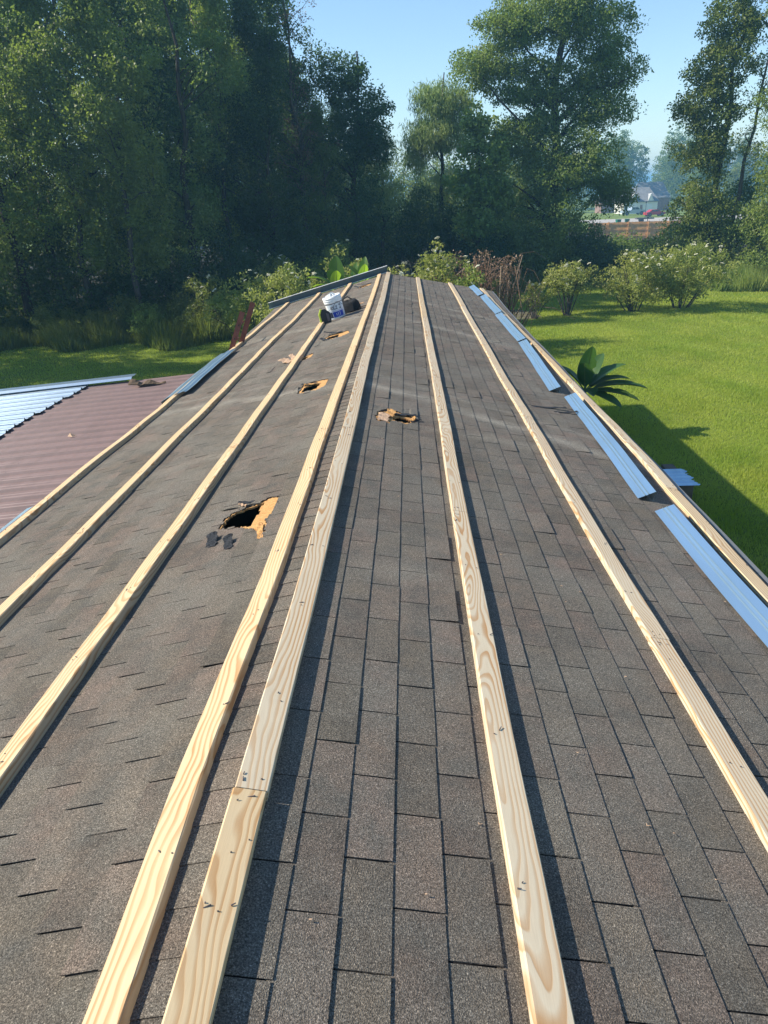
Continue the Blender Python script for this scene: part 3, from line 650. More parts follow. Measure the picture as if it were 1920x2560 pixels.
patch('label_stripe', M['label'], -PI * .40, -PI * .385, .045, .115, .0018, 3); patch('label_stripe', M['label'], -PI * .33, -PI * .315, .045, .115, .0018, 3)
patch('label_stripe', M['label'], -PI * .47, -PI * .45, .06, .10, .0018, 3)
# tool case leaning at the bucket
cp = S(-1, .90, 12.33, .012); case = thing('tool_case', 'black tool case with a lime green edge leaning on the bucket', 'tool case', cp); case.rotation_euler = (rad(-6), -AL + rad(4), rad(12))
pr_ = [(-.085, 0), (.075, 0), (.085, .05), (.085, .16), (.02, .225), (-.04, .225), (-.085, .15)]
def prism(prf, y0, y1, name, mat, parent, xo=0.0, sx=1.0):
    n = len(prf); vs = [(x * sx + xo, y0, z) for x, z in prf] + [(x * sx + xo, y1, z) for x, z in prf]
    return obj(name, vs, [tuple(range(n)), tuple(range(2 * n - 1, n - 1, -1))] + [((i + 1) % n, i, n + i, n + (i + 1) % n) for i in range(n)], mat, parent)
prism(pr_, -.03, .03, 'body', M['black'], case)
prism([(-.103, -.004), (-.078, -.004), (-.078, .155), (-.035, .232), (-.055, .240), (-.103, .158)], -.036, .036, 'edge_band', M['lime'], case)
prism([(.02, .03), (.06, .03), (.06, .14), (.02, .16)], -.036, -.030, 'side_panel', M['nail'], case)
# tool bag
gp = S(-1, .56, 13.0, .0); bag = thing('tool_bag', 'slumped black canvas tool bag behind the bucket', 'bag', gp); bag.rotation_euler = (0, -AL, rad(-15))
vs = []; fs = []; nr, na = 8, 20; r_ = random.Random(9)
for i in range(nr + 1):
    f = i / nr
    for j in range(na):
        t = 2 * PI * j / na; R0 = (.17 * (1 - .45 * f ** 2.2) * (1 + .10 * math.sin(3 * t + i * .5))) * (0.0 if i == nr else 1)
        vs.append((R0 * 1.15 * math.cos(t) + .03 * f, R0 * .75 * math.sin(t), .19 * math.sin(f * PI / 2) + (.02 * math.sin(2 * t + 1)) * f + r_.uniform(-.006, .006)))
for i in range(nr):
    for j in range(na): fs.append((i * na + j, i * na + (j + 1) % na, (i + 1) * na + (j + 1) % na, (i + 1) * na + j))
obj('body', vs, fs, M['blackcloth'], bag, smooth=True)
MB().tube([(-.10, 0, .14), (-.05, 0, .24), (.03, 0, .26), (.10, 0, .20), (.13, 0, .12)], .012, 7).build('handle', M['blackcloth'], bag, smooth=True)
mb = MB(); mb.box(-.16, -.10, .04, -.07, -.075, .13); mb.box(.03, -.13, .02, .13, -.10, .12); mb.build('pocket', M['blackcloth'], bag)
MB().tube([(-.12, -.02, .12), (-.15, -.03, .23)], [.008, .012], 6).build('tool_grip', M['nail'], bag)
MB().tube([(.18, -.02, .02), (.26, -.02, .04), (.32, .04, .03), (.40, .04, .035)], .008, 6).build('strap', M['leaf_dead'], bag)

# ------------------------------------------------------------------ porch roof on the left, silver sheets
def pz(x): return -1.27 - .083 * (abs(x) - 2.75)
porch = thing('porch_roof', 'brown ribbed metal porch roof sloping away from the left eave', 'roof', (-6, 6, ZG))
PV = Vector((6, -6, -ZG))
def ribs(v0, v1, x0, x1, zo, mat, parent, name, pitch=.305, h=.028, jag=0.0, off=0.0, thick=.0012, nxs=10):
    prf = [];
    v = math.floor((v0 - off) / pitch) * pitch + off
    pts = []
    while v < v1 + pitch:
        pts += [(v, 0), (v + .02, h), (v + .045, h), (v + .065, 0), (v + .135, 0), (v + .142, .005), (v + .152, .005), (v + .159, 0), (v + .215, 0), (v + .222, .005), (v + .232, .005), (v + .239, 0)]; v += pitch
    pts = [(a, b) for a, b in pts if v0 <= a <= v1]; pts = [(v0, 0)] + pts + [(v1, 0)]
    vs = []; fs = []; k = len(pts)
    for t in (0, thick):
        for i in range(nxs + 1):
            x = x0 + (x1 - x0) * i / nxs
            for a, b in pts: vs.append((x, a, pz(x) + b + zo - t + .004 * math.sin(x * 2 + a)))
    N = (nxs + 1) * k
    for i in range(nxs):
        for j in range(k - 1): a = i * k + j; fs += [(a, a + k, a + k + 1, a + 1), (N + a + 1, N + a + k + 1, N + a + k, N + a)]
    for j in range(k - 1): fs += [(j, j + 1, N + j + 1, N + j), (nxs * k + j + 1, nxs * k + j, N + nxs * k + j, N + nxs * k + j + 1)]
    o_ = obj(name, vs, fs, mat, parent)
    if parent is not None: o_.location = PV
    return o_
v = -1.5
while v < 12.7:
    ribs(v, min(v + .915, 12.78), -10.5, -2.62, .0 + (.002 if int(v * 10) % 2 else 0), M['brown_metal'], porch, 'roof_panel'); v += .915
mb = MB()
for x in (-10.3, -6.4):
    for yy in (-1.2, 4, 8.5, 12.5): mb.add(*[(lambda b: (b.v, b.f))(MB().box(x - .06, yy - .06, ZG, x + .06, yy + .06, pz(x) - .14))][0])
o = mb.build('posts', M['fence'], porch); o.location = PV
mb = MB(); mb.box(-10.4, 12.66, pz(-6.5) - .5, -2.7, 12.7, pz(-6.5) + -.2); 
for x in (-10.3, -6.4): mb.box(x - .04, -1.4, pz(x) - .16, x + .04, 12.7, pz(x) - .01)
mb.build('beam', M['fence'], porch).location = PV
mb = MB(); r_ = random.Random(6)
for x in (-3.0, -4.3, -5.6, -6.9, -8.2):
    v = -1.22 + .10
    while v < 12.6: mb.tube([(x + r_.uniform(-.01, .01), v, pz(x) + .003), (x, v, pz(x) + .012)], [.008, .006], 6); v += .305
o = mb.build('screws', M['nail'], porch); o.location = PV; o['kind'] = 'stuff'
SVG = 'silver ribbed sheets stacked on the porch roof'
tag(ribs(9.0, 9.93, -9.6, -5.24, .036, M['silver'], None, 'silver_sheet', off=.09), 'nearest silver ribbed sheet lying on the brown porch roof', 'metal sheet', SVG)
tag(ribs(9.94, 10.86, -9.6, -5.27, .037, M['silver'], None, 'silver_sheet', off=.09), 'silver ribbed sheet second from the near edge of the stack on the porch', 'metal sheet', SVG)
tag(ribs(10.87, 11.80, -9.6, -5.22, .036, M['silver'], None, 'silver_sheet', off=.09), 'silver ribbed sheet third from the near edge of the stack on the porch', 'metal sheet', SVG)
tag(ribs(11.81, 12.70, -9.6, -5.16, .037, M['silver'], None, 'silver_sheet', off=.09), 'farthest wide silver sheet beside the outer edge of the porch roof', 'metal sheet', SVG)
mb = MB()
pf = [(12.52, .10), (12.58, .135), (12.70, .125), (12.80, .135), (12.86, .10)]
for t in (0, .002):
    for x in (-9.8, -7.5, -5.5, -4.35):
        for a, b in pf: mb.v.append((x, a, pz(x) + b - .025 - t))
for i in range(3):
    for j in range(4): a = i * 5 + j; mb.f += [(a, a + 5, a + 6, a + 1), (20 + a + 1, 20 + a + 6, 20 + a + 5, 20 + a)]
tag(mb.build('ridge_trim', M['silver']), 'long narrow silver trim lying along the outer end of the porch roof', 'metal trim')
# rag and chip on the porch roof
vs = []; fs = []; r_ = random.Random(2); rx = -3.95
for i in range(13):
    for j in range(5):
        f = i / 12; vs.append((rx - .28 + .60 * f, 12.15 + (j - 2) * .05 * (1.2 - f) , pz(rx) + .035 + .085 * abs(math.sin(f * 6.5 + 1)) * (1 - .4 * abs(j - 2)) * (1.15 - f * .6) + r_.uniform(0, .012)))
for i in range(12):
    for j in range(4): a = i * 5 + j; fs.append((a, a + 5, a + 6, a + 1))
n = len(vs); vs += [(x, y, z - .012) for x, y, z in vs]; fs += [tuple(n + q for q in f[::-1]) for f in fs]
tag(obj('crumpled_rag', vs, fs, M['rag'], tint=.2), 'crumpled brown scrap lying on the brown porch roof', 'scrap')
tag(MB().add([(-4.1, 9.3, pz(4.1) + .03), (-4.02, 9.27, pz(4.1) + .03), (-4.0, 9.35, pz(4.1) + .03), (-4.07, 9.33, pz(4.1) + .07), (-4.1, 9.3, pz(4.1) + .03)], [(0, 1, 3), (1, 2, 3), (2, 0, 3), (0, 2, 1)]).build('wood_chip', M['split']), 'small pale chip in the middle of the porch roof', 'chip')
# small trim under the left eave
o = sweep(-1, [(2.72, .05), (2.78, .045), (2.84, .02)], 4.9, 5.5, 5, 'metal_trim', M['blue_metal']); tag(o, 'bit of teal trim at the left picture edge under the eave batten', 'metal trim')

# ------------------------------------------------------------------ ladder
lad = thing('extension_ladder', 'brown fibreglass ladder with its top leaning over the left eave', 'ladder', (-4.0, 13.0, ZG))
def rail(y, x0, z0, x1, z1, nm='rail'):
    A = Vector((x0 + 4.0, y - 13.0, z0 - ZG)); B = Vector((x1 + 4.0, y - 13.0, z1 - ZG)); dd = (B - A).normalized(); nn = Vector((-dd.z, 0, dd.x)); yy = Vector((0, 1, 0)); mb_ = MB()
    sec = [(0, 0), (.085, 0), (.085, .03), (.081, .03), (.081, .005), (.004, .005), (.004, .03), (0, .03)]
    vs_ = [A + nn * (a - .04) + yy * b for a, b in sec] + [B + nn * (a - .04) + yy * b for a, b in sec]; n_ = 8
    mb_.add(vs_, [tuple(range(8))[::-1], tuple(range(8, 16))] + [(i, (i + 1) % 8, 8 + (i + 1) % 8, 8 + i) for i in range(8)])
    return mb_.build(nm, M['rust'], lad), A, B, nn
topx, topz = -2.34, -0.29
o1, A, B, nn = rail(12.75, -3.66, -3.45, topx, topz); o2, A2, B2, _ = rail(13.15, -3.55, -3.45, topx + .11, topz + .10)
for k in range(11):
    f = .05 + k * .088; p = A.lerp(B, f); MB().tube([p + Vector((0, .003, 0)), p + Vector((0, .42, 0))], .016, 6).build('rung', M['rust'], lad)
for f in (.93, .86): p = A.lerp(B, f); MB().tube([p + Vector((0, -.002, 0)), p + Vector((0, -.006, 0))], .012, 8).build('rung_cap', M['dark'], lad)

# ------------------------------------------------------------------ corrugated scrap beside the right wall, on blocks
mb = MB()
for yy in (11.5, 12.15): 
    for xx in (4.0, 4.9): mb.box(xx, yy, ZG, xx + .2, yy + .4, ZG + .37)
tag(mb.build('concrete_blocks', M['soil']), 'grey blocks under the corrugated scrap by the right wall', 'blocks')
vs = []; fs = []; nw = 60
for t in (0, .002):
    for j in range(nw + 1):
        y = 11.46 + .80 * j / nw
        for x in (3.4, 4.5, 5.17 + .03 * math.sin(j * .8)): vs.append((x, y, ZG + .385 + .011 * math.sin(j / nw * 2 * PI * 5) - t))
for j in range(nw):
    for i in range(2): a = j * 3 + i; fs += [(a, a + 1, a + 4, a + 3), ((nw + 1) * 3 + a + 3, (nw + 1) * 3 + a + 4, (nw + 1) * 3 + a + 1, (nw + 1) * 3 + a)]
tag(obj('corrugated_sheet', vs, fs, M['blue_metal'], smooth=True), 'pale blue corrugated offcut sticking out below the right eave', 'metal sheet')

# wood shavings and chips scattered on the shingles
mb = MB(); r_ = random.Random(21)
for i in range(75):
    sd = r_.choice((-1, 1, 1)); v = .8 + 12 * r_.random() ** 1.7; s = r_.uniform(.15, 2.3); p = S(sd, s, v, .014); a = r_.uniform(0, 6.3); l = r_.uniform(.002, .009) * (1 if r_.random() < .8 else 2)
    if r_.random() < .6: mb.tube([p, p + Vector((math.cos(a) * l, math.sin(a) * l, .002)), p + Vector((math.cos(a + 1) * l * 1.6, math.sin(a + 1) * l * 1.6, .003))], [.0012, .0018, .0008], 4)
    else: mb.box(p.x, p.y, p.z, p.x + l, p.y + l * .6, p.z + .003)
tag(mb.build('wood_shavings', M['split']), 'pale shavings and chips scattered over the shingles', 'debris', kind='stuff')

# ------------------------------------------------------------------ foliage
def leaves_np(C, R, per, L, W, rng, droop=0.0, flat=0.75, up=0.3):
    """C (n,3) clump centres, R (n,) radii -> leaf-sized quads scattered through them"""
    n = len(C); idx = np.repeat(np.arange(n), per); m_ = len(idx)
    o_ = rng.normal(size=(m_, 3)); o_ /= np.linalg.norm(o_, axis=1)[:, None] + 1e-9
    o_ *= (rng.random(m_) ** 0.45)[:, None]; o_[:, 2] *= flat
    P = C[idx] + o_ * R[idx][:, None]
    d = rng.normal(size=(m_, 3)); d[:, 2] -= droop; d /= np.linalg.norm(d, axis=1)[:, None]
    nn = rng.normal(size=(m_, 3)); nn[:, 2] += up; b = np.cross(d, nn); b /= np.linalg.norm(b, axis=1)[:, None] + 1e-9
    Ls = (L * rng.uniform(.65, 1.25, m_))[:, None]; Ws = (W * rng.uniform(.7, 1.2, m_))[:, None]
    c = np.cross(b, d) * Ls * .12
    V = np.stack([P - d * Ls * .5, P + b * Ws * .5 + c, P + d * Ls * .5, P - b * Ws * .5 + c], axis=1).reshape(-1, 3)
    F = np.arange(m_ * 4).reshape(-1, 4)
    ct = rng.random(n); T = np.repeat(np.clip(ct[idx] * .6 + rng.random(m_) * .4, 0, 1), 4)
    return V, F, T
def npt(o_): return np.array(o_, dtype=float)
def make_tree(name, label, loc, H, r0, blobs, lm, bark, seed, L=.13, W=.08, per=60, lean=(0, 0), limb_n=14, rc=.55, droop=0., trunk_top=.92, parent_sub=True, group=None, cat='tree', fork=None, limb_r=.30):
    """tapered trunk, limbs and twigs reaching into clumps that fill the crown's blobs (local coordinates, base at 0)"""
    rng = np.random.default_rng(seed); t = thing(name, label, cat, loc, group)
    tp = [npt((0, 0, -.3))]; nseg = 9; wob = rng.normal(size=(nseg + 1, 2)) * .018 * H
    for i in range(1, nseg + 1):
        f = i / nseg; tp.append(npt((lean[0] * f + wob[i, 0] * f, lean[1] * f + wob[i, 1] * f, H * trunk_top * f)))
    def tpos(z):
        f = np.clip(z / (H * trunk_top), 0, 1) * nseg; i = min(int(f), nseg - 1); return tp[i] + (tp[i + 1] - tp[i]) * (f - i), r0 * (1 - .85 * (f / nseg))
    mb = MB(); mb.tube([tuple(p) for p in tp], [r0 * 1.25] + [r0 * (1 - .85 * i / nseg) for i in range(1, nseg + 1)], 8)
    C = []; 
    for (cx, cy, cz, rx, ry, rz, n) in blobs:
        u = rng.normal(size=(n, 3)); u /= np.linalg.norm(u, axis=1)[:, None]; u *= (rng.uniform(.12, 1, n) ** .55)[:, None]
        C.append(np.stack([cx + u[:, 0] * rx, cy + u[:, 1] * ry, cz + u[:, 2] * rz], axis=1))
    C = np.concatenate(C); limbs = []
    for li in rng.choice(len(C), min(limb_n, len(C)), replace=False):
        e = C[li] * 1.0; hd = math.hypot(e[0] - lean[0] * e[2] / H, e[1]); zs = max(H * .12, e[2] - hd * rng.uniform(.5, 1.1)); s0, rr = tpos(min(zs, H * trunk_top * .97))
        mid = (s0 + e) / 2 + rng.normal(size=3) * .05 * np.linalg.norm(e - s0) + npt((0, 0, .06 * hd)); pts = [s0, s0 * .6 + mid * .4 + npt((0, 0, .03 * hd)), mid, (mid + e) / 2 + rng.normal(size=3) * .03 * hd, e]
        mb.tube([tuple(p) for p in pts], [rr * limb_r * 1.5, rr * limb_r * 1.2, rr * limb_r * .85, rr * limb_r * .55, rr * limb_r * .25], 5, False); limbs.append(pts)
    nodes = np.array([p for l in limbs for p in l[1:]] + tp[3:]); 
    for c in C[rng.choice(len(C), min(len(C), 110), replace=False)]:
        dd = np.linalg.norm(nodes - c, axis=1); q = nodes[np.argmin(dd)]; m2 = (q + c) / 2 + rng.normal(size=3) * .08 * dd.min()
        mb.tube([tuple(q), tuple(m2), tuple(c)], [r0 * .07, r0 * .05, r0 * .02], 4, False)
    mb.build('trunk', bark, t, smooth=True)
    V, F, T = leaves_np(C, rc * rng.uniform(.6, 1.35, len(C)), per, L, W, rng, droop)
    if droop > 1:      # willow: stretch clumps downward into hanging strands
        pass
    npobj('crown', V, F, lm, t, T)
    return t

# --- the wood on the left: six kinds of tree, repeated
FG = 'trees massed in the wood left of the house'
def blobs_tall(rng, H, w_, n):
    out = []
    for i in range(9):
        f = i / 8; z = H * (.22 + .74 * f); r = w_ * (0.55 + .45 * math.sin(PI * min(1, f * .9 + .12))) * (1 - .45 * max(0, f - .6) / .4)
        out.append((rng.normal() * r * .35, rng.normal() * r * .35, z, r * .8, r * .8, H * .085, n))
    return out
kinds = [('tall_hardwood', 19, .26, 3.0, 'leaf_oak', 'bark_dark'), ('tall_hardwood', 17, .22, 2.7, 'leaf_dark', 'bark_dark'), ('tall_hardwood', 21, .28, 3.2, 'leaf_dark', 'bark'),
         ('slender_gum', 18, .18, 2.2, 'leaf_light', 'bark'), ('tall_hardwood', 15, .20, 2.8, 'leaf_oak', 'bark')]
protos = []
for i, (nm, H, r, w_, lf, bk) in enumerate(kinds):
    rg = np.random.default_rng(100 + i)
    protos.append(make_tree(nm, 'x', (0, 0, 0), H, r, blobs_tall(rg, H, w_, 46), M[lf], M[bk], 200 + i, L=.17, W=.10, per=62, limb_n=22, rc=.62, lean=(rg.normal() * .5, rg.normal() * .5)))
KD = ['tall broad-leaved tree in the dark wood left of the house', 'dark-leaved tree in the shaded heart of the wood left of the house', 'tall dark tree with grey bark in the wood left of the house',
      'slender pale-leaved tree in the sunlit front of the wood', 'shorter broad-leaved tree in the wood left of the house']
placed = [(-15.2, 31.0, 0, .78, 0), (-12.8, 31.5, 3, .80, 1), (-10.6, 31.2, 3, .76, 2), (-9.2, 34.5, 0, .78, .6), (-6.1, 38.0, 1, .74, 2.2), (-3.8, 42.5, 4, .60, 4), (-6.9, 41.5, 2, .80, 1.4), (-6.2, 45.5, 0, .84, 2.0),
          (-17.8, 33.0, 3, .74, .4), (-15.8, 35.5, 2, .78, 2.9), (-13.2, 36.0, 0, .86, 4.2), (-11.0, 37.0, 1, .95, 5), (-8.2, 38.5, 3, .84, 3.3), (-21, 37, 0, .8, 1.7), (-18.3, 39.0, 1, .9, 2.4),
          (-14.5, 41, 2, .80, .3), (-11, 42, 4, 1.15, 3.8), (-8.6, 45, 2, .88, 5.6), (-5.8, 48, 1, .70, 1.0), (-24, 43, 2, .85, 3.0), (-20, 46, 0, .92, 4.4), (-15, 48, 1, 1.1, .9),
          (-10.5, 50, 0, 1.0, 2.0), (-6.9, 53, 4, .85, 5.2), (-27, 50, 1, 1.1, 2.7), (-19, 54, 3, 1.1, 1.9), (-13, 57, 2, 1.1, 4.9), (-2.3, 52, 4, .62, 1.3), (-4.5, 60, 1, .68, 3.5),
          (-20.5, 27.5, 0, .72, 2.2), (-24, 30, 2, .62, 4.1), (-22.5, 24.0, 3, .86, 5.9), (-22, 18.6, 0, .80, 1.1), (-21, 21.3, 1, .88, 3.1), (-20, 16.6, 3, .70, .6), (-24, 20.5, 2, .84, 2.6), (-19.5, 24.2, 4, .90, 4.6), (-29.5, 26, 1, .66, 1.1), (-28, 36, 4, .85, 3.2), (-34, 31, 0, .7, 5.0), (-33, 42, 2, .8, .8)]
ROWS = [('front row', lambda y: y < 34), ('second row', lambda y: 34 <= y < 40), ('middle rows', lambda y: 40 <= y < 47), ('back rows', lambda y: y >= 47)]
ORD = ['leftmost', 'second from the left', 'third from the left', 'fourth from the left', 'fifth from the left', 'sixth from the left', 'seventh from the left', 'eighth from the left', 'ninth from the left', 'tenth from the left', 'eleventh from the left', 'twelfth from the left', 'thirteenth from the left', 'fourteenth from the left', 'fifteenth from the left', 'sixteenth from the left', 'seventeenth from the left']
KN2 = ['tall broad-leaved tree', 'dark-leaved tree', 'dark grey-barked tree', 'slender pale-leaved tree', 'shorter leafy tree']
wl = {}
for rn, cond in ROWS:
    idx = sorted([i for i, p in enumerate(placed) if cond(p[1])], key=lambda i: placed[i][0] / placed[i][1])
    for q, i in enumerate(idx): wl[i] = '%s, %s in the %s of the wood' % (KN2[placed[i][2]], ORD[q], rn)
for i, (x, y, k, sc, rz) in enumerate(placed):
    first = not protos[k].get('used'); o = protos[k] if first else copy_tree(protos[k])
    if first: protos[k]['used'] = 1
    o.location = (x, y, gzz(x, y)); o.scale = (sc, sc, sc); o.rotation_euler = (0, 0, rz); o['label'] = wl[i]; o['group'] = FG
for p_ in [o_ for o_ in bpy.data.objects if o_.get('used')]: del p_['used']
# bare-topped tree above the right shoulder of the wood
rg = np.random.default_rng(5)
make_tree('bare_topped_tree', 'half dead tree whose bare twiggy top stands against the sky over the wood', (-4.9, 42, ZG), 15.2, .18, [(0, 0, 7.4, 2.2, 2, 3.4, 90), (0.2, 0, 13.2, 1.2, 1.0, 1.6, 26)], M['leaf_dead'], M['bark'], 31, L=.11, W=.05, per=22, limb_n=40, rc=.4, lean=(-.3, 0), limb_r=.35)
make_tree('open_crowned_tree', 'airy bluish tree leaning into the sky gap at the right end of the wood', (-2.6, 43.5, ZG), 12.6, .2, [(-.4, 0, 10.6, 1.6, 1.4, 1.2, 90), (.7, 0, 8.8, 1.7, 1.4, 1.5, 110), (1.3, 0, 7.4, 1.1, 1.0, 1.2, 60), (-.7, 0, 6.8, 2.1, 1.6, 2.0, 130), (0, 0, 4, 2.6, 2, 2.0, 130), (-2.2, 0, 7.6, 1.5, 1.4, 1.6, 80)], M['leaf_dark'], M['bark_dark'], 32, L=.15, W=.09, per=52, limb_n=20, rc=.5, lean=(.9, 0))
make_tree('willow_tree', 'small yellow-green willow at the right end of the wood beside the sky gap', (-.9, 44.5, ZG), 8.6, .14, [(0, 0, 6.9, 1.0, 1.0, 1.2, 44), (.1, 0, 4.8, 1.1, 1.0, 1.6, 50), (-.8, 0, 8.2, .8, .8, .8, 20)], M['leaf_willow'], M['bark_dark'], 33, L=.26, W=.035, per=52, limb_n=12, rc=.5, droop=2.2)

# --- right-hand trees
def tb(lst): return lst
make_tree('big_oak_tree', 'tallest tree right of the roof, broad crown with a dark straight trunk against the sky', (9.1, 46, ZG), 20.5, .34,
    [(0, 0, 16, 3.2, 2.8, 2.4, 230), (-1.2, 0, 13.1, 2.9, 2.6, 1.5, 230), (1.7, 0, 12.6, 2.2, 2.0, 1.6, 150), (-4.2, 0, 10.9, 2.0, 1.6, 1.1, 130), (-3.3, 0, 12.6, 1.7, 1.5, 1.1, 100), (-2.7, 0, 7.5, 1.6, 1.4, 1.1, 90), (2.2, 0, 10.6, 2.0, 1.8, 1.1, 120), (-1.3, 0, 10.7, 1.7, 1.5, .7, 60), (-2.6, 0, 9.6, 1.6, 1.2, .5, 40), (-.9, .3, 9.7, 1.5, 1.3, .7, 60), (.9, .2, 9.9, 1.3, 1.3, .8, 50), (2.0, 0, 8.7, 2.0, 1.8, 1.0, 110), (-1.3, 0, 8.2, 1.6, 1.5, .9, 80),
     (0.3, 0, 6.7, 3.3, 2.6, 1.2, 170), (0, 0, 5.2, 3.9, 3.0, 1.3, 210), (3.1, 0, 4.4, 1.2, 1.3, 1.0, 60), (-1.1, -.6, 3.0, 3.5, 3.0, 1.7, 210), (-1.0, -.8, 1.0, 3.3, 2.8, 1.2, 130)], M['leaf_oak'], M['bark_dark'], 41, L=.15, W=.085, per=60, limb_n=50, rc=.56, lean=(-.5, 0), limb_r=.32)
make_tree('willow_tree', 'drooping pale willow left of the tall oak, against the sky', (2.6, 49, ZG), 12.2, .2,
    [(-.1, 0, 9.7, 1.7, 1.5, 1.1, 110), (-.2, 0, 8.0, 2.1, 1.6, 1.2, 140), (-1.5, 0, 6.9, .8, .9, .9, 32), (.9, 0, 8.9, 1.0, 1.2, 1.3, 50), (0, 0, 5.4, 1.5, 1.3, 1.0, 34)], M['leaf_willow'], M['bark_dark'], 42, L=.30, W=.04, per=62, limb_n=16, rc=.55, droop=2.4)
make_tree('sycamore_tree', 'bright green broad-leaved young tree between the willow and the tall oak', (4.6, 45, ZG), 9.8, .15,
    [(-.2, 0, 8.3, .8, .8, 1.0, 36), (.2, 0, 6.6, 1.5, 1.3, 1.1, 66), (-.7, 0, 5.4, 1.2, 1.0, .9, 40), (.7, 0, 4.8, 1.4, 1.2, 1.1, 56), (0, 0, 3.2, 1.7, 1.3, 1.2, 60)], M['leaf_light'], M['bark'], 43, L=.2, W=.16, per=44, limb_n=14, rc=.5)
make_tree('twin_stem_tree', 'tall sparse tree near the right edge with dark ivy on its stem', (16.9, 44, ZG), 16.5, .22,
    [(.1, 0, 14.2, 1.5, 1.2, 1.5, 90), (.1, 0, 12.0, 1.7, 1.2, 1.3, 110), (-.3, 0, 10.2, 1.8, 1.2, 1.2, 120), (-.5, 0, 8.4, 1.9, 1.2, 1.2, 120), (-.6, 0, 6.4, 1.7, 1.4, 1.2, 100), (-.4, -.3, 3.8, 2.0, 1.5, 1.7, 130), (-.3, -.4, 1.4, 2.0, 1.5, 1.5, 110)], M['leaf_oak'], M['bark_dark'], 44, L=.15, W=.09, per=50, limb_n=26, rc=.48, lean=(.7, 0), limb_r=.32)
make_tree('bare_stem_tree', 'thin bare-limbed tree just right of the ivy-clad one', (17.8, 43.5, ZG), 14.5, .15,
    [(.6, 0, 12.8, 1.6, 1.2, 1.6, 60), (.9, 0, 9.6, 1.3, 1.1, 1.4, 46), (.4, 0, 6.6, 1.0, 1.0, 1.2, 30)], M['leaf_willow'], M['bark'], 45, L=.15, W=.06, per=26, limb_n=22, rc=.4, lean=(1.3, 0), limb_r=.4)
make_tree('bright_willow', 'light green feathery tree cut off by the right edge of the photo', (20.1, 42, ZG), 14, .22,
    [(-.3, 0, 11.5, 2.0, 1.6, 2.0, 90), (-.6, 0, 8.4, 1.8, 1.6, 1.4, 80), (.2, 0, 5.6, 2.2, 1.8, 1.6, 110), (-.6, 0, 2.8, 2.3, 1.7, 1.6, 130), (-.4, 0, .9, 2.3, 1.6, .9, 60)], M['leaf_light'], M['bark'], 46, L=.19, W=.06, per=56, limb_n=18, rc=.55, droop=.8)
# shaded understory hedge of separate bushy trees behind the lawn
def bush(nm, label, x, y, h, w_, lm, seed, n=60, per=46, L=.12, W=.08, group=None, stems=7, cat='shrub', z=None, rc=.32, spread=.35, base=.15, flowers=0, stemmat=None):
    rng = np.random.default_rng(seed); z = gzz(x, y) if z is None else z; t = thing(nm, label, cat, (x, y, z), group)
    u = rng.normal(size=(n, 3)); u /= np.linalg.norm(u, axis=1)[:, None]; u *= (rng.uniform(.1, 1, n) ** .45)[:, None]; u[:, 2] = u[:, 2] * .5 + .5
    hh = h * (base + (1 - base) * u[:, 2]); wd = w_ * .5 * (.55 + .45 * np.sin(np.clip(u[:, 2], 0, 1) * 2.6 + .3)); sh = rng.uniform(.75, 1.15, n)
    C = np.stack([u[:, 0] * wd * 2 * .62 * sh, u[:, 1] * wd * 2 * .55 * sh, hh * rng.uniform(.88, 1.05, n)], axis=1)
    mb = MB()
    for i in rng.choice(n, min(stems, n), replace=False):
        c = C[i]; b = npt((c[0] * spread * .5, c[1] * spread * .5, -.05)); mb.tube([tuple(b), tuple(b * .4 + c * .5 + npt((0, 0, .1 * h))), tuple(c)], [.028, .018, .007], 5, False)
    mb.build('stems', stemmat or M['bark'], t, smooth=True)
    V, F, T = leaves_np(C, np.full(n, rc) * rng.uniform(.7, 1.25, n) * min(1, h / 2.0 + .2), per, L, W, rng)
    npobj('foliage', V, F, lm, t, T)
    if flowers:
        fm = None; flowers = int(flowers * .7) + 1; top = sorted(range(n), key=lambda i: -(C[i][2] * .6 - abs(C[i][1]) * 0 - C[i][1] * .3) + rng.random() * .8)[:flowers]
        for i in top:
            c = C[i] + npt((rng.normal() * .10, -.12 + rng.normal() * .08, rc * .75)); 
            if fm is None:
                b = MB(); r_ = random.Random(seed)
                for q in range(26):
                    a = r_.uniform(0, 6.28); rr = .085 * math.sqrt(r_.random()); px, py, pz_ = rr * math.cos(a), rr * math.sin(a), .02 * (1 - (rr / .085) ** 2) + r_.uniform(0, .012); e = .013
                    b.add([(px - e, py - e, pz_), (px + e, py - e, pz_), (px + e, py + e, pz_), (px - e, py + e, pz_), (px, py, pz_ + .02)], [(0, 1, 4), (1, 2, 4), (2, 3, 4), (3, 0, 4)])
                fm = b.build('flower_head', M['flower'], t); fo = fm
            else: fo = bpy.data.objects.new('flower_head', fm.data); COL.objects.link(fo); fo.parent = t
            fo.location = c; fo.rotation_euler = (rng.normal() * .5 + .35, rng.normal() * .5, rng.random() * 6); s_ = rng.uniform(.5, 1.05); fo.scale = (s_, s_, s_)
    return t
HL = ['dark bush in the hedge right below the sky gap, left half', 'tall dark bush in the hedge straight beyond the roof ridge', 'dark bush in the hedge under the willow', 'high dark bush rising behind the willow trunk', 'high dim bush at the left end of the hedge, farthest back',
      'dark bush in the hedge below the sycamore', 'high bush behind the sycamore', 'dark bush close left of the tall oak trunk, set back', 'dark bush close right of the tall oak trunk', 'low bush ending the hedge left of the fence gap',
      'bush in the hedge behind the ivy-clad stem', 'tall bush in the hedge at the right picture edge', 'low bush in front of the tall oak trunk', 'low bush at the right foot of the tall oak', 'low bush in front of the sycamore', 'low bush under the fence gap, left one', 'bush right of the fence gap before the dark fence', 'lowest bush at the sunny lawn edge left of the fence gap']
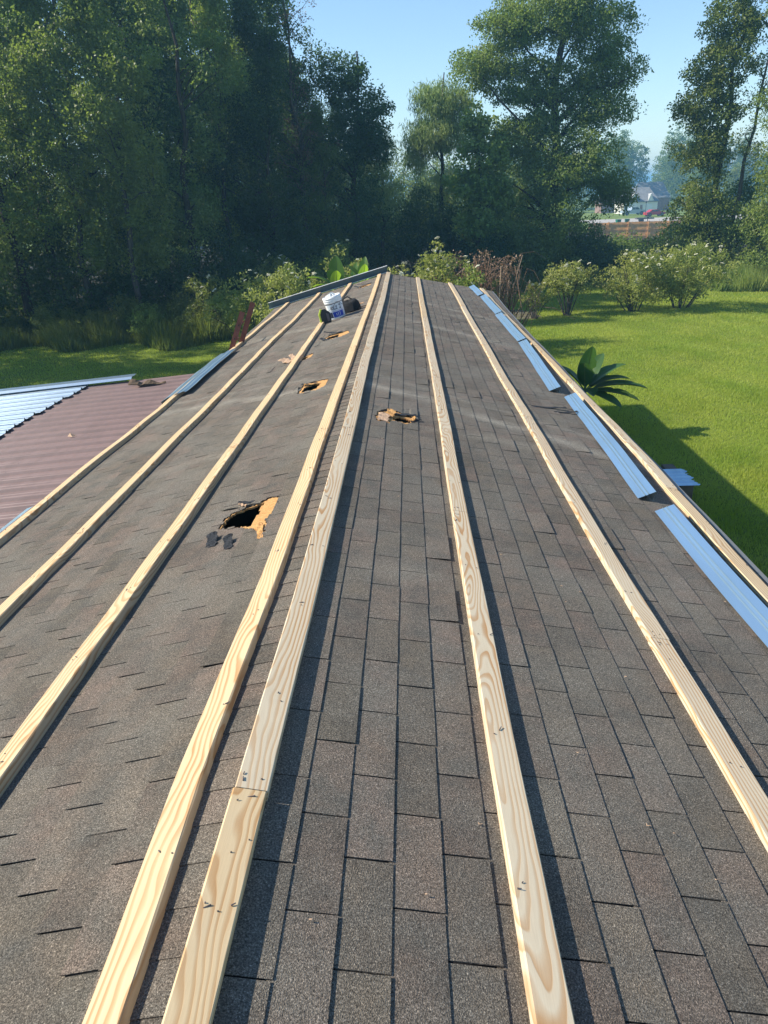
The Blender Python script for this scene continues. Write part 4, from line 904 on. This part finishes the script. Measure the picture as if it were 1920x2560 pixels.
UG = 'shaded bushes of the hedge line behind the lawn'
r_ = random.Random(77)
for i, (x, y, h, w_) in enumerate([(-1.6, 47, 4.5, 5), (1.0, 47, 5.2, 5), (3.3, 46.5, 4.5, 4.5), (2.2, 52, 6.2, 5), (-1.0, 55, 6.5, 6), (5.6, 48, 4.6, 4.6), (4.8, 53, 6, 5), (7.6, 49.5, 5.4, 5), (10.4, 48.5, 3.8, 3.4), (12.2, 47.6, 1.5, 2.6), (19.4, 46.5, 5.2, 4.8), (22.5, 46, 6.5, 5.5), (7.4, 44.3, 2.9, 3.2), (10.6, 44.6, 2.6, 3.2), (5.0, 43.6, 2.4, 2.8), (14.6, 52, 2.2, 3.6), (17.2, 50, 3.0, 3.4), (12.0, 45.5, 1.9, 2.6)]):
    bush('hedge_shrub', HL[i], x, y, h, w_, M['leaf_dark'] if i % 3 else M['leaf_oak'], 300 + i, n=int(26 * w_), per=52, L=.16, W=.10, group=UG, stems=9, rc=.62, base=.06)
# understory along the wood's foot on the left
UL = ['%s dark bush along the foot of the wood' % q for q in ('leftmost', 'second from left', 'third from left', 'fourth from left', 'fifth from left', 'sixth from left', 'seventh from left', 'rightmost')] + ['%s taller bush behind the front bushes of the wood' % q for q in ('second from left', 'third from left', 'leftmost', 'rightmost', 'fourth from left')]
UW = 'dark bushes at the foot of the wood'
for i, (x, y, h, w_) in enumerate([(-16.5, 30.6, 2.6, 3.4), (-14.0, 31.6, 3.2, 3.6), (-11.6, 32.2, 2.8, 3.2), (-9.6, 33.0, 3.2, 3.6), (-7.6, 34.8, 3.2, 3.4), (-6.0, 37.2, 3.4, 3.6), (-4.4, 40.4, 3.6, 3.8), (-2.8, 44.0, 3.8, 4.2), (-13.0, 35.0, 4.6, 4.4), (-9.0, 37.2, 4.6, 4.4), (-17.5, 35, 4.4, 4.4), (-5.2, 43.5, 5, 4.6), (-7.8, 42, 5.2, 4.6)]):
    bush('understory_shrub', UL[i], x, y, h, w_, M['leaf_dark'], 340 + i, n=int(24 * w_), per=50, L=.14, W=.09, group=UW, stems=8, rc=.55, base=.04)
# elder bushes in flower
bush('elder_bush', 'round elder bush in blossom on a cluster of bare stems, middle of the lawn edge', 7.13, 32.0, 2.15, 1.75, M['leaf_bush'], 401, n=80, per=44, L=.13, W=.055, flowers=22, stems=14, rc=.27, base=.38, spread=.25)
bush('elder_bush', 'small thin elder bush left of the round one on the lawn', 5.67, 31.6, 1.45, 1.25, M['leaf_bush'], 402, n=34, per=30, L=.12, W=.05, flowers=7, stems=9, rc=.24, base=.3, spread=.3)
bush('elder_bush', 'large flowering elder bush, left half of the big clump on the lawn', 9.95, 32.3, 2.45, 2.9, M['leaf_bush'], 403, n=150, per=46, L=.13, W=.055, flowers=56, stems=12, rc=.30, base=.1)
bush('elder_bush', 'large elder bush with fewer blossoms, right half of the big clump on the lawn', 12.1, 33.0, 2.75, 3.5, M['leaf_bush'], 404, n=170, per=46, L=.13, W=.055, flowers=46, stems=12, rc=.30, base=.1)
bush('elder_bush', 'tall flowering elder just beyond the far end of the roof', 1.55, 25.0, 3.55, 1.7, M['leaf_bush'], 405, n=90, per=44, L=.12, W=.06, flowers=16, stems=10, rc=.28, base=.3)
bush('elder_bush', 'yellow-green elder tips poking up at the far end of the ridge', .25, 21.4, 3.1, .75, M['leaf_bush'], 406, n=26, per=34, L=.10, W=.05, flowers=7, stems=7, rc=.2, base=.5)
bush('elder_bush', 'leafy elder in front of the dead vine tangle beyond the roof corner', 2.35, 24.2, 2.9, 1.1, M['leaf_light'], 407, n=40, per=40, L=.10, W=.06, flowers=4, stems=7, rc=.24, base=.3)
for i, (x, y, h, w_, fl, lb) in enumerate([(-3.4, 25.2, 3.0, 2.2, 12, 'flowering elder behind the gable trim, above its left half'), (-5.3, 27.0, 2.6, 2.2, 10, 'flowering elder left of the gable trim, above the ladder'), (-1.7, 26.2, 3.3, 2.2, 5, 'elder bush behind the banana plants'),
                                     (-2.6, 30, 3.4, 2.6, 4, 'taller dim bush between the banana plants and the wood'), (-4.6, 30.6, 2.9, 2.4, 8, 'bush with pale blossom at the foot of the wood, right of the weeds'), (-7.6, 29.8, 2.3, 1.8, 9, 'dark bush with a few white flower heads among the tall weeds')]):
    bush('elder_bush', lb, x, y, h, w_, M['leaf_bush'] if i < 3 else M['leaf_weed'], 410 + i, n=int(36 * w_), per=44, L=.12, W=.06, flowers=fl, stems=9, rc=.3, base=.15)
# dead vine tangle with a stake
t = thing('dead_bramble', 'brown tangle of dead vines and bare twigs beyond the far right roof corner', 'bramble', (3.0, 26.0, ZG)); mb = MB(); rg = np.random.default_rng(8)
for i in range(170):
    b = npt((rg.uniform(-.9, 1.1), rg.uniform(-.5, .5), 0)); e = npt((b[0] + rg.normal() * .45, b[1] + rg.normal() * .3, rg.uniform(1.3, 3.0))); k = e + npt((rg.normal() * .5, rg.normal() * .3, -rg.uniform(.1, 1.0)))
    mb.tube([tuple(b), tuple((b + e) / 2 + rg.normal(size=3) * .15), tuple(e), tuple((e + k) / 2 + npt((0, 0, .15))), tuple(k)], [.018, .015, .012, .009, .005], 4, False)
mb.build('vines', M['leaf_dead'], t)
V, F, T = leaves_np(npt([(rg.uniform(-.95, 1.1), rg.uniform(-.4, .4), rg.uniform(1.2, 3.05)) for _ in range(80)]), np.full(80, .26), 26, .07, .045, rg); npobj('dead_leaves', V, F, M['leaf_dead'], t, T)
V, F, T = leaves_np(npt([(.3 + rg.normal() * .12, -.4, rg.uniform(.6, 2.3)) for _ in range(10)] + [(-.35 + rg.normal() * .1, -.4, rg.uniform(1.2, 2.6)) for _ in range(8)]), np.full(18, .12), 22, .08, .06, rg); npobj('green_vine', V, F, M['leaf_light'], t, T)
tag(MB().tube([(3.30, 24.2, gzz(3.2, 24.2) - .1), (3.36, 24.2, -.72)], [.014, .012], 6).build('garden_stake', M['split']), 'thin white stake standing in front of the dead vines', 'stake')

# --- banana plants
def banana(nm, label, x, y, leaves, hs, seed, sr=.07, z=None, lm=None):
    z = gzz(x, y) if z is None else z; t = thing(nm, label, 'banana plant', (x, y, z)); r_ = random.Random(seed)
    MB().tube([(0, 0, -.05), (.01, 0, hs * .5), (0, 0, hs)], [sr, sr * .8, sr * .5], 9).build('pseudostem', M['stem_green'], t, smooth=True)
    for (az, tilt, ln, wd, crv) in leaves:
        n = 16; vs = []; fs = []; d = Vector((math.cos(az), math.sin(az), 0)); side = Vector((-math.sin(az), math.cos(az), 0)); p = Vector((0, 0, hs * .96)); a = tilt; pts = []
        for i in range(n + 1):
            f = i / n; a_ = tilt - crv * f ** 1.3; dirv = d * math.cos(a_) + Vector((0, 0, 1)) * math.sin(a_)
            if i: p = p + dirv * (ln / n)
            up_ = -d * math.sin(a_) + Vector((0, 0, 1)) * math.cos(a_)
            g_ = (f - .16) / .84
            w2 = wd * .5 * (math.sin(PI * min(1, max(0, g_)) ** .75) ** .62 if 0 < g_ < 1 else 0.02) + .008
            tear = 1.0 if r_.random() > .18 else r_.uniform(.55, .8)
            fold = .30 * w2
            pts.append(p.copy()); vs += [p + side * w2 * tear + up_ * fold, p + side * w2 * .5 + up_ * fold * .62, p, p - side * w2 * .5 + up_ * fold * .62, p - side * w2 + up_ * fold]
        for i in range(n):
            for j in range(4): q = i * 5 + j; fs.append((q, q + 1, q + 6, q + 5))
        lf = obj('leaf', vs, fs, lm or M['leaf_banana'], t, smooth=True, tint=[.3 + .5 * r_.random()] * len(vs))
        MB().tube([tuple(q - Vector((0, 0, .004))) for q in pts[::2]], [.016 * (1 - .8 * i / (n // 2)) for i in range(n // 2 + 1)], 5).build('midrib', M['stem_green'], lf)
    return t
banana('banana_plant', 'dark green banana plant close under the right eave', 4.15, 15.5, [(-1.35, 1.42, 1.0, .40, .15), (.35, .75, 1.1, .36, .65), (-.15, .35, 1.3, .36, .65), (-.5, .15, 1.15, .34, .5), (-.95, 0, 1.0, .32, .35), (2.9, 1.0, .9, .34, .8), (.8, 1.05, .95, .36, .5), (-1.6, .4, .9, .30, .6), (.05, .6, 1.0, .34, .8), (-1.9, 1.2, .8, .32, .4)], 1.02, 1, z=gzz(4, 15.5), lm=M['leaf_banana_shaded'])
BG = 'banana plants beyond the far gable'
o = banana('banana_plant', 'bright backlit banana plant with one broad upright leaf above the gable trim', -1.58, 22.0, [(1.35, 1.50, .95, .50, .1), (-1.4, 1.35, .6, .34, .2), (3.0, .9, 1.0, .26, 1.1), (.2, .8, .9, .24, 1.1), (2.6, .5, .9, .22, .9)], 2.55, 2); o['group'] = BG
o = banana('banana_plant', 'banana plant with upright young leaves, right of the broad-leaved one', -.86, 22.3, [(1.1, 1.35, .85, .34, .15), (-1.2, 1.2, .75, .28, .3), (.2, .7, .8, .20, .5), (2.4, 1.1, .9, .22, .8), (-2.6, .9, .8, .2, .9)], 2.6, 3); o['group'] = BG
o = banana('banana_plant', 'dim banana plant in the shade behind the two bright ones', -1.3, 24.2, [(1.0, 1.4, 1.2, .30, .2), (2.6, 1.2, 1.2, .28, .6), (.1, 1.1, 1.2, .28, .7), (3.6, .8, 1.1, .26, .9)], 1.9, 4); o['group'] = BG

# --- weeds, grasses (nobody could count them)
def blades(name, n, area, hgt, wd, mat, label, cat, seed, dens=None, lean=.35, z0=None):
    rng = np.random.default_rng(seed); P = []
    x0, x1, y0, y1 = area; need = n; pts = np.zeros((0, 2))
    while len(pts) < n:
        c = np.stack([rng.uniform(x0, x1, n * 2), rng.uniform(y0, y1, n * 2)], axis=1); pr = dens(c[:, 0], c[:, 1]) if dens else np.ones(len(c))
        pts = np.concatenate([pts, c[rng.random(len(c)) < pr]])
    pts = pts[:n]; dist = np.hypot(pts[:, 0] - .46, pts[:, 1])
    zz = np.interp(np.maximum(pts[:, 1], 0), [0, 45, 60, 100, 200, 400, 3000], [ZG, ZG, -4.1, -4.8, -5.5, -5.8, -6.0]) + .05 * np.sin(pts[:, 0] * .6 + pts[:, 1] * .35) * np.cos(pts[:, 1] * .5)
    h_ = hgt(pts[:, 0], pts[:, 1], dist) * rng.uniform(.5, 1.3, n); w_ = wd(dist) * rng.uniform(.7, 1.3, n); a = rng.uniform(0, 2 * PI, n); la = rng.uniform(0, 2 * PI, n); ll = h_ * rng.uniform(.05, lean * 2, n)
    bx = np.cos(a) * w_ * .5; by = np.sin(a) * w_ * .5
    V = np.stack([np.stack([pts[:, 0] - bx, pts[:, 1] - by, zz - .01], 1), np.stack([pts[:, 0] + bx, pts[:, 1] + by, zz - .01], 1), np.stack([pts[:, 0] + np.cos(la) * ll, pts[:, 1] + np.sin(la) * ll, zz + h_], 1)], axis=1).reshape(-1, 3)
    nz = .5 + .3 * np.sin(pts[:, 0] * 2.7 + 2 * np.sin(pts[:, 1] * 1.3)) + .5 * np.sin(pts[:, 0] * .9 + 1.3 * np.sin(pts[:, 1] * .55)) * np.sin(pts[:, 1] * 1.1 + pts[:, 0] * .4)
    T = np.repeat(np.clip(nz * .62 + rng.random(n) * .42 - .05, 0, 1), 3)
    o_ = npobj(name, V, np.arange(n * 3).reshape(-1, 3), mat, None, T, k=3)
    return tag(o_, label, cat, kind='stuff')
def dl(x, y): return np.clip(230 / (np.hypot(x, y) ** 2 + 30), 0.05, 1) * (np.clip((x - 3.1) / 1.6, 0.06, 1)) * (np.abs(x - .46) < .62 * y + 2.0)
blades('lawn_grass', 420000, (2.6, 27, 3, 46), lambda x, y, d_: .045 + .012 * np.sin(x * 3 + y) + d_ * .0006, lambda d_: .006 + d_ * .00055, M['grass'], 'mown lawn grass right of the house', 'grass', 1, dl)
def dl2(x, y): return np.clip(400 / (np.hypot(x, y) ** 2 + 30), 0.1, 1) * (x > -.64 * y - 2) * (x < -.03 * y - 1.5)
blades('lawn_grass', 130000, (-19, -2.5, 11, 31), lambda x, y, d_: .05 + 0 * x, lambda d_: .006 + d_ * .0006, M['grass'], 'shaded lawn grass between the porch and the wood', 'grass', 2, dl2)
def dw(x, y): e = 27.6 + np.clip(-x - 6, -4, 0) * -1.2 + .8 * np.sin(x * 1.7); return ((y > e) * (y < e + 4.5)) * 1.0
blades('tall_weeds', 34000, (-19, -1.5, 26, 38), lambda x, y, d_: .55 + .35 * np.sin(x * 2.3) * np.cos(y * 2 + x) + .12 * (y - 28), lambda d_: .05 + 0 * d_, M['leaf_weed'], 'tall weeds and goldenrod along the foot of the wood', 'weeds', 3, dw, .3)
def dw2(x, y): return ((y > 40.5 + 1.2 * np.sin(x * .9)) * (y < 46)) * 1.0
blades('tall_weeds', 26000, (3.0, 25, 39, 47), lambda x, y, d_: .45 + .35 * np.abs(np.sin(x * 1.3 + y)), lambda d_: .055 + 0 * d_, M['leaf_weed'], 'rough grass and weeds where the lawn meets the hedge line', 'weeds', 4, dw2, .3)
blades('tall_weeds', 9000, (15.5, 24, 36.5, 41), lambda x, y, d_: .75 + .3 * np.sin(x * 3), lambda d_: .055 + 0 * d_, M['leaf_light'], 'tall bright grass clump at the right edge of the lawn', 'weeds', 5, lambda x, y: ((y > 38 - .2 * (x - 15)) * 1.0), .25)
WL = ['goldenrod-like weed clump at the foot of the wood, %s' % q for q in ('leftmost', 'second from left', 'third from left', 'fourth from left', 'fifth from left', 'sixth from left', 'seventh from left', 'eighth from left', 'nearest the ladder', 'just left of the elders')]
r_ = random.Random(12)
for i in range(10):
    x = -16.2 + i * 1.12 + r_.uniform(-.3, .3); y = 29.6 + r_.uniform(-.5, .6) - (1.0 if x > -10 else 0) + (1.2 if x > -7.5 else 0)
    bush('weed_clump', WL[i], x, y, r_.uniform(1.0, 1.9), r_.uniform(1.3, 2.0), M['leaf_weed'] if i % 3 else M['leaf_light'], 440 + i, n=44, per=40, L=.13, W=.035, group='leafy weeds at the foot of the wood', stems=10, cat='weeds', rc=.26, base=.05, stemmat=M['stem_green'])
# bare soil beside the right wall and by the bramble
vs = []; fs = []; r_ = random.Random(4)
for i in range(60):
    y = -3 + i * .36; wx = 1.75 + .35 * math.sin(i * .5) + r_.uniform(-.12, .12) + (.4 if 11 < y < 16 else 0)
    for x in (2.25, 3.0, 2.25 + wx): vs.append((x, y, gzz(x, y) + .006))
for i in range(59):
    for j in range(2): a = i * 3 + j; fs.append((a, a + 1, a + 4, a + 3))
o = obj('bare_soil', vs, fs, M['soil']); o['kind'] = 'structure'
vs = [(4.6 + (1.3 + .3 * math.sin(k * 2.2)) * math.cos(k * PI / 8), 32.6 + (1.6 + .3 * math.cos(k * 3)) * math.sin(k * PI / 8)) for k in range(16)]
o = obj('bare_soil', [(x, y, gzz(x, y) + .03) for x, y in vs], [tuple(range(16))], M['soil']); o['kind'] = 'structure'

# ------------------------------------------------------------------ far fences, houses, street
def fence(label, x0, y0, x1, y1, h, mat, pw=.14, rail_side=-1, step=0.0, name='board_fence', far=False):
    L_ = math.hypot(x1 - x0, y1 - y0); n = int(L_ / pw); a = math.atan2(y1 - y0, x1 - x0); z = gz(x0, y0) - .05; t = thing(name, label, 'fence', (x0, y0, z)); t.rotation_euler = (0, 0, a)
    mb = MB().box(0, 0, 0, pw - .008, .018, h); me = None; r_ = random.Random(int(L_ * 10))
    for i in range(n):
        if me is None: o_ = mb.build('picket', mat, t); me = o_.data
        else: o_ = bpy.data.objects.new('picket', me); COL.objects.link(o_); o_.parent = t
        o_.location = (i * pw, r_.uniform(0, .006), r_.uniform(-.02, .02)); 
    for zz in (.35, h * .55, h - .25):
        MB().box(0, rail_side * .045 - .02, zz, L_, rail_side * .045 + .02, zz + .09).build('rail', mat, t)
    pm = MB().box(-.05, rail_side * .10 - .05, 0, .05, rail_side * .10 + .05, h + .10); me = None
    for i in range(int(L_ / 2.4) + 1):
        if me is None: o_ = pm.build('post', mat, t); me = o_.data
        else: o_ = bpy.data.objects.new('post', me); COL.objects.link(o_); o_.parent = t
        o_.location = (i * 2.4, 0, 0)
    return t
fence('dark board fence in the shade of the trees', 11.5, 60.5, 24, 59.5, 1.75, M['fence_dark'])
fence('sunlit orange board fence seen through the gap in the trees', 23.5, 101, 34.5, 99, 2.0, M['fence'], pw=.2)
def fz(x, y): return gz(x, y)
road = obj('street', [(36, 150, fz(36, 150) + .03), (110, 150, fz(110, 150) + .03), (110, 172, fz(110, 172) + .03), (36, 172, fz(36, 172) + .03)], [(0, 1, 2, 3)], simple('concrete_road', (0.42, 0.38, 0.33), .9)); road['kind'] = 'structure'
M['sid2'] = simple('pale_siding', (0.80, 0.77, 0.70), .7, var=.05); M['roofgrey'] = simple('grey_shingle', (0.20, 0.20, 0.20), .9, var=.2, scale=1.5); M['brick'] = simple('brown_brick', (0.25, 0.15, 0.11), .9, var=.25, scale=2); M['glass'] = simple('window_glass', (0.03, 0.04, 0.05), .1, var=.1)
def hipgable(t, x0, x1, y0, y1, z0, z1, mat, over=.4, nm='roof'):
    ym = (y0 + y1) / 2; x0 -= over; x1 += over; y0 -= over; y1 += over; vs = []
    for dz in (0, -.15): vs += [(x0, y0, z0 + dz), (x1, y0, z0 + dz), (x1, y1, z0 + dz), (x0, y1, z0 + dz), (x0 + 2.2, ym, z1 + dz), (x1 - 2.2, ym, z1 + dz)]
    return obj(nm, vs, [(0, 1, 5, 4), (1, 2, 5), (2, 3, 4, 5), (3, 0, 4), (6, 10, 11, 7), (7, 11, 8), (8, 11, 10, 9), (9, 10, 6), (0, 6, 7, 1), (1, 7, 8, 2), (2, 8, 9, 3), (3, 9, 6, 0)], mat, t)
def gablet(t, xc, y, w_, z0, h, mat, fm):
    r = obj('dormer_gable', [(xc - w_ / 2, y, z0), (xc + w_ / 2, y, z0), (xc, y, z0 + h), (xc, y + 3.5, z0 + h)], [(0, 1, 2), (0, 2, 3), (2, 1, 3), (0, 3, 1)], fm, t)
    for sx in (-1, 1): MB().add([(xc + sx * (w_ / 2 + .25), y - .12, z0 - .18), (xc, y - .12, z0 + h + .12), (xc, y + 3.6, z0 + h + .12), (xc + sx * (w_ / 2 + .25), y + 2.0, z0 - .18)], [(0, 1, 2, 3), (3, 2, 1, 0)]).build('rake', mat, r)
hz = fz(60, 205)
t = thing('garage_house', 'pale single-storey house with two white garage doors and grey roof, far through the gap', 'house', (59.4, 205, hz)); t.scale = (.68, .8, 1)
MB().box(-5.5, 0, 0, 7, 11, 2.9).build('wall', M['sid2'], t)
hipgable(t, -5.5, 7, 0, 11, 2.9, 6.2, M['roofgrey']); gablet(t, -1.9, -.25, 2.6, 2.9, 1.9, M['white'], M['sid2']); gablet(t, 4.3, -.25, 2.2, 2.9, 1.7, M['white'], M['sid2'])
for x in (-3.2, 2.4):
    d_ = MB().box(x, -.06, 0, x + 2.7, .02, 2.25).build('garage_door', M['white'], t); mb = MB()
    for k in range(1, 4): mb.box(x + .02, -.075, k * .56, x + 2.68, -.062, k * .56 + .03)
    mb.build('door_groove', M['sid2'], d_)
w1 = MB().box(-5.0, -.05, .9, -4.1, .02, 2.1).build('window', M['glass'], t); MB().box(-5.08, -.07, .82, -4.02, -.052, .9).build('sill', M['white'], w1)
MB().box(.6, -.05, 0, 1.5, .02, 2.1).build('door', M['brick'], t)
t = thing('neighbour_house', 'darker-roofed house partly hidden behind the pale garage house', 'house', (56.5, 218, fz(52, 216))); t.scale = (.55, .8, 1)
MB().box(-6, 0, 0, 6, 9, 2.8).build('wall', M['brick'], t); hipgable(t, -6, 6, 0, 9, 2.8, 5.4, M['roofgrey'])
w1 = MB().box(1.5, -.05, .9, 3.2, .02, 2.1).build('window', M['glass'], t); MB().box(1.4, -.07, .82, 3.3, -.052, .9).build('sill', M['white'], w1)
t = thing('two_tone_house', 'large grey-roofed house rising behind the garage house', 'house', (69.6, 224, fz(70, 224))); t.scale = (.6, .8, 1)
MB().box(-9, 0, 0, 6, 10, 3.4).build('wall', M['brick'], t); hipgable(t, -9, 6, 0, 10, 3.4, 7.4, M['roofgrey']); MB().box(-4, -.05, 1, -2.6, .02, 2.4).build('window', M['glass'], t)
# pickup truck
M['paint'] = simple('pale_blue_paint', (0.42, 0.48, 0.56), .25, .3, var=.03); M['redpaint'] = simple('red_paint', (0.42, 0.02, 0.03), .25, var=.05); M['tyre'] = simple('tyre_rubber', (0.02, 0.02, 0.02), .9)
def vehicle(nm, label, cat, x, y, rz, prof_, w_, paint, wheels, glass, group=None):
    t = thing(nm, label, cat, (x, y, fz(x, y) + .05)); t.rotation_euler = (0, 0, rz)
    prism(prof_, -w_ / 2, w_ / 2, 'body', paint, t)
    for gpf in glass:
        for sy in (-1, 1): prism(gpf, sy * (w_ / 2 + .004) - .004, sy * (w_ / 2 + .004) + .004, 'side_window', M['glass'], t)
    for wx in wheels:
        for sy in (-1, 1):
            wy = sy * (w_ / 2 - .10); wo = MB().tube([(wx, wy - .13, .40), (wx, wy + .13, .40)], [.40, .40], 20).build('wheel', M['tyre'], t); MB().tube([(wx, wy - .14, .40), (wx, wy + .14, .40)], [.22, .22], 12).build('rim', M['nail'], wo)
    return t
pk = [(-2.9, .45), (-2.9, 1.12), (-1.0, 1.12), (-.95, 1.2), (-.8, 1.80), (.75, 1.84), (1.45, 1.22), (2.75, 1.08), (2.9, .85), (2.9, .42), (2.35, .42), (2.2, .82), (1.45, .82), (1.3, .42), (-1.4, .42), (-1.55, .82), (-2.3, .82), (-2.45, .45)]
t = vehicle('pickup_truck', 'pale blue pickup truck parked before the far house', 'truck', 55.6, 196, .22, pk, 1.95, M['paint'], (-1.92, 1.83), [[(-.72, 1.25), (-.66, 1.68), (-.02, 1.70), (-.02, 1.25)], [(.06, 1.25), (.06, 1.70), (.7, 1.72), (1.18, 1.25)]])
MB().box(2.86, .7, .75, 2.93, .92, .95).build('headlight', M['white'], t); MB().box(2.86, -.92, .75, 2.93, -.7, .95).build('headlight', M['white'], t)
cr = [(-2.2, .35), (-2.25, .85), (-1.6, 1.0), (-1.0, 1.42), (.4, 1.44), (1.1, 1.0), (2.1, .85), (2.2, .4)]
vehicle('red_car', 'small red car on the far street at the right of the tree gap', 'car', 55.9, 180, .15, cr, 1.75, M['redpaint'], (-1.4, 1.4), [[(-1.2, 1.02), (-.85, 1.34), (.3, 1.36), (.8, 1.02)]])
# bins, mailbox, street sign post, parked trailer items
def bin_(x, y, label, rz):
    t = thing('wheelie_bin', label, 'bin', (x, y, fz(x, y))); t.rotation_euler = (0, 0, rz)
    vs = [(-.27, -.3, .06), (.27, -.3, .06), (.27, .3, .06), (-.27, .3, .06), (-.35, -.38, 1.05), (.35, -.38, 1.05), (.35, .38, 1.05), (-.35, .38, 1.05)]
    obj('body', vs, [(0, 3, 2, 1), (4, 5, 6, 7), (0, 1, 5, 4), (1, 2, 6, 5), (2, 3, 7, 6), (3, 0, 4, 7)], M['green'], t)
    MB().box(-.38, -.42, 1.055, .38, .42, 1.12).build('lid', M['green'], t)
    MB().tube([(-.3, .36, .14), (.3, .36, .14)], [.14, .14], 12).build('wheels', M['tyre'], t)
M['green'] = simple('bin_green', (0.01, 0.11, 0.07), .5)
bin_(36.4, 136, 'green wheelie bin on the left of the pair behind the fence', .2); bin_(38.0, 136.5, 'green wheelie bin on the right of the pair behind the fence', -.1)
t = thing('mailbox', 'dark mailbox on a post beside the far street', 'mailbox', (42.5, 140, fz(42, 140))); MB().box(-.05, -.05, 0, .05, .05, 1.0).build('post', M['fence_dark'], t); MB().box(-.15, -.3, 1.0, .15, .3, 1.28).build('box', M['black'], t)
t = thing('lamp_post', 'thin dark lamp post on the far verge', 'lamp post', (51.5, 172, fz(51, 172))); MB().tube([(0, 0, 0), (0, 0, 3.0)], .05, 6).build('pole', M['black'], t); MB().tube([(0, 0, 3.0), (0, 0, 3.12), (0, 0, 3.4)], [.06, .2, .12], 8).build('lantern', M['black'], t)
t = thing('flatbed_trailer', 'low dark trailer behind the orange fence', 'trailer', (45.5, 152, fz(45, 152))); MB().box(-1.6, -.8, .5, 1.6, .8, .75).build('deck', M['nail'], t); MB().tube([(-.6, -.85, .3), (-.6, .85, .3)], .3, 10).build('wheels', M['tyre'], t)
# far trees beyond the houses, and over the gap
rg = np.random.default_rng(3)
for i, (x, y, lb) in enumerate([(69.5, 192, 'hazy tree just right of the garage house'), (73, 180, 'hazy tree above the red car')]):
    make_tree('distant_tree', lb, (x, y, fz(x, y)), 10, .3, [(0, 0, 7, 2.8, 2.8, 2.8, 90), (1, 0, 4, 3.0, 3.0, 2.0, 70), (-1, 0, 2, 2.6, 2.6, 1.6, 50)], M['leaf_oak'], M['bark_dark'], 51 + i, L=.42, W=.28, per=34, limb_n=10, rc=.9)
def far_wood(name, label, spots, seed, L):
    rg = np.random.default_rng(seed); C = []
    for (x, y, h, w_) in spots:
        n = 150; u = rg.normal(size=(n, 3)); u /= np.linalg.norm(u, axis=1)[:, None]; u *= (rg.uniform(.2, 1, n) ** .5)[:, None]
        C.append(np.stack([x + u[:, 0] * w_, y + u[:, 1] * w_, fz(x, y) + h * .52 + u[:, 2] * h * .5 * rg.uniform(.8, 1.05, n)], axis=1))
    C = np.concatenate(C); V, F, T = leaves_np(C, np.full(len(C), 1.2) * rg.uniform(.6, 1.3, len(C)), 34, L, L * .65, rg)
    return tag(npobj(name, V, F, M['leaf_oak'], None, T), label, 'woodland', kind='stuff')
far_wood('distant_wood', 'hazy wood beyond the far houses', [(28 + i * 3.4 + rg.normal(), 262 + rg.normal() * 12, rg.uniform(16, 24), rg.uniform(3.6, 5.2)) for i in range(34)], 61, .5)
far_wood('distant_wood', 'dim wood far behind the shaded hedge line', [(-66 + i * 4.1 + rg.normal() * 1.5, 108 + rg.normal() * 10, rg.uniform(8.5, 12), rg.uniform(3, 4.2)) for i in range(21)], 62, .34)

# ------------------------------------------------------------------ faint distance haze, thickened and tinted to stand in for lens-flare veil
mt = bpy.data.materials.new('flare_veil_haze'); mt.use_nodes = True; mt.node_tree.nodes.clear()
pv = mt.node_tree.nodes.new('ShaderNodeVolumePrincipled'); pv.inputs['Color'].default_value = (0.30, 0.68, 1.0, 1); pv.inputs['Density'].default_value = 0.0012; pv.inputs['Anisotropy'].default_value = 0.2
mo = mt.node_tree.nodes.new('ShaderNodeOutputMaterial'); mt.node_tree.links.new(pv.outputs[0], mo.inputs['Volume'])
o = MB().box(-1600, -1600, -7.2, 1600, 3100, 24).build('haze', mt); o['kind'] = 'stuff'; o['label'] = 'thin blue distance haze, thickened as added lens-flare veil over the whole yard'; o['category'] = 'haze'
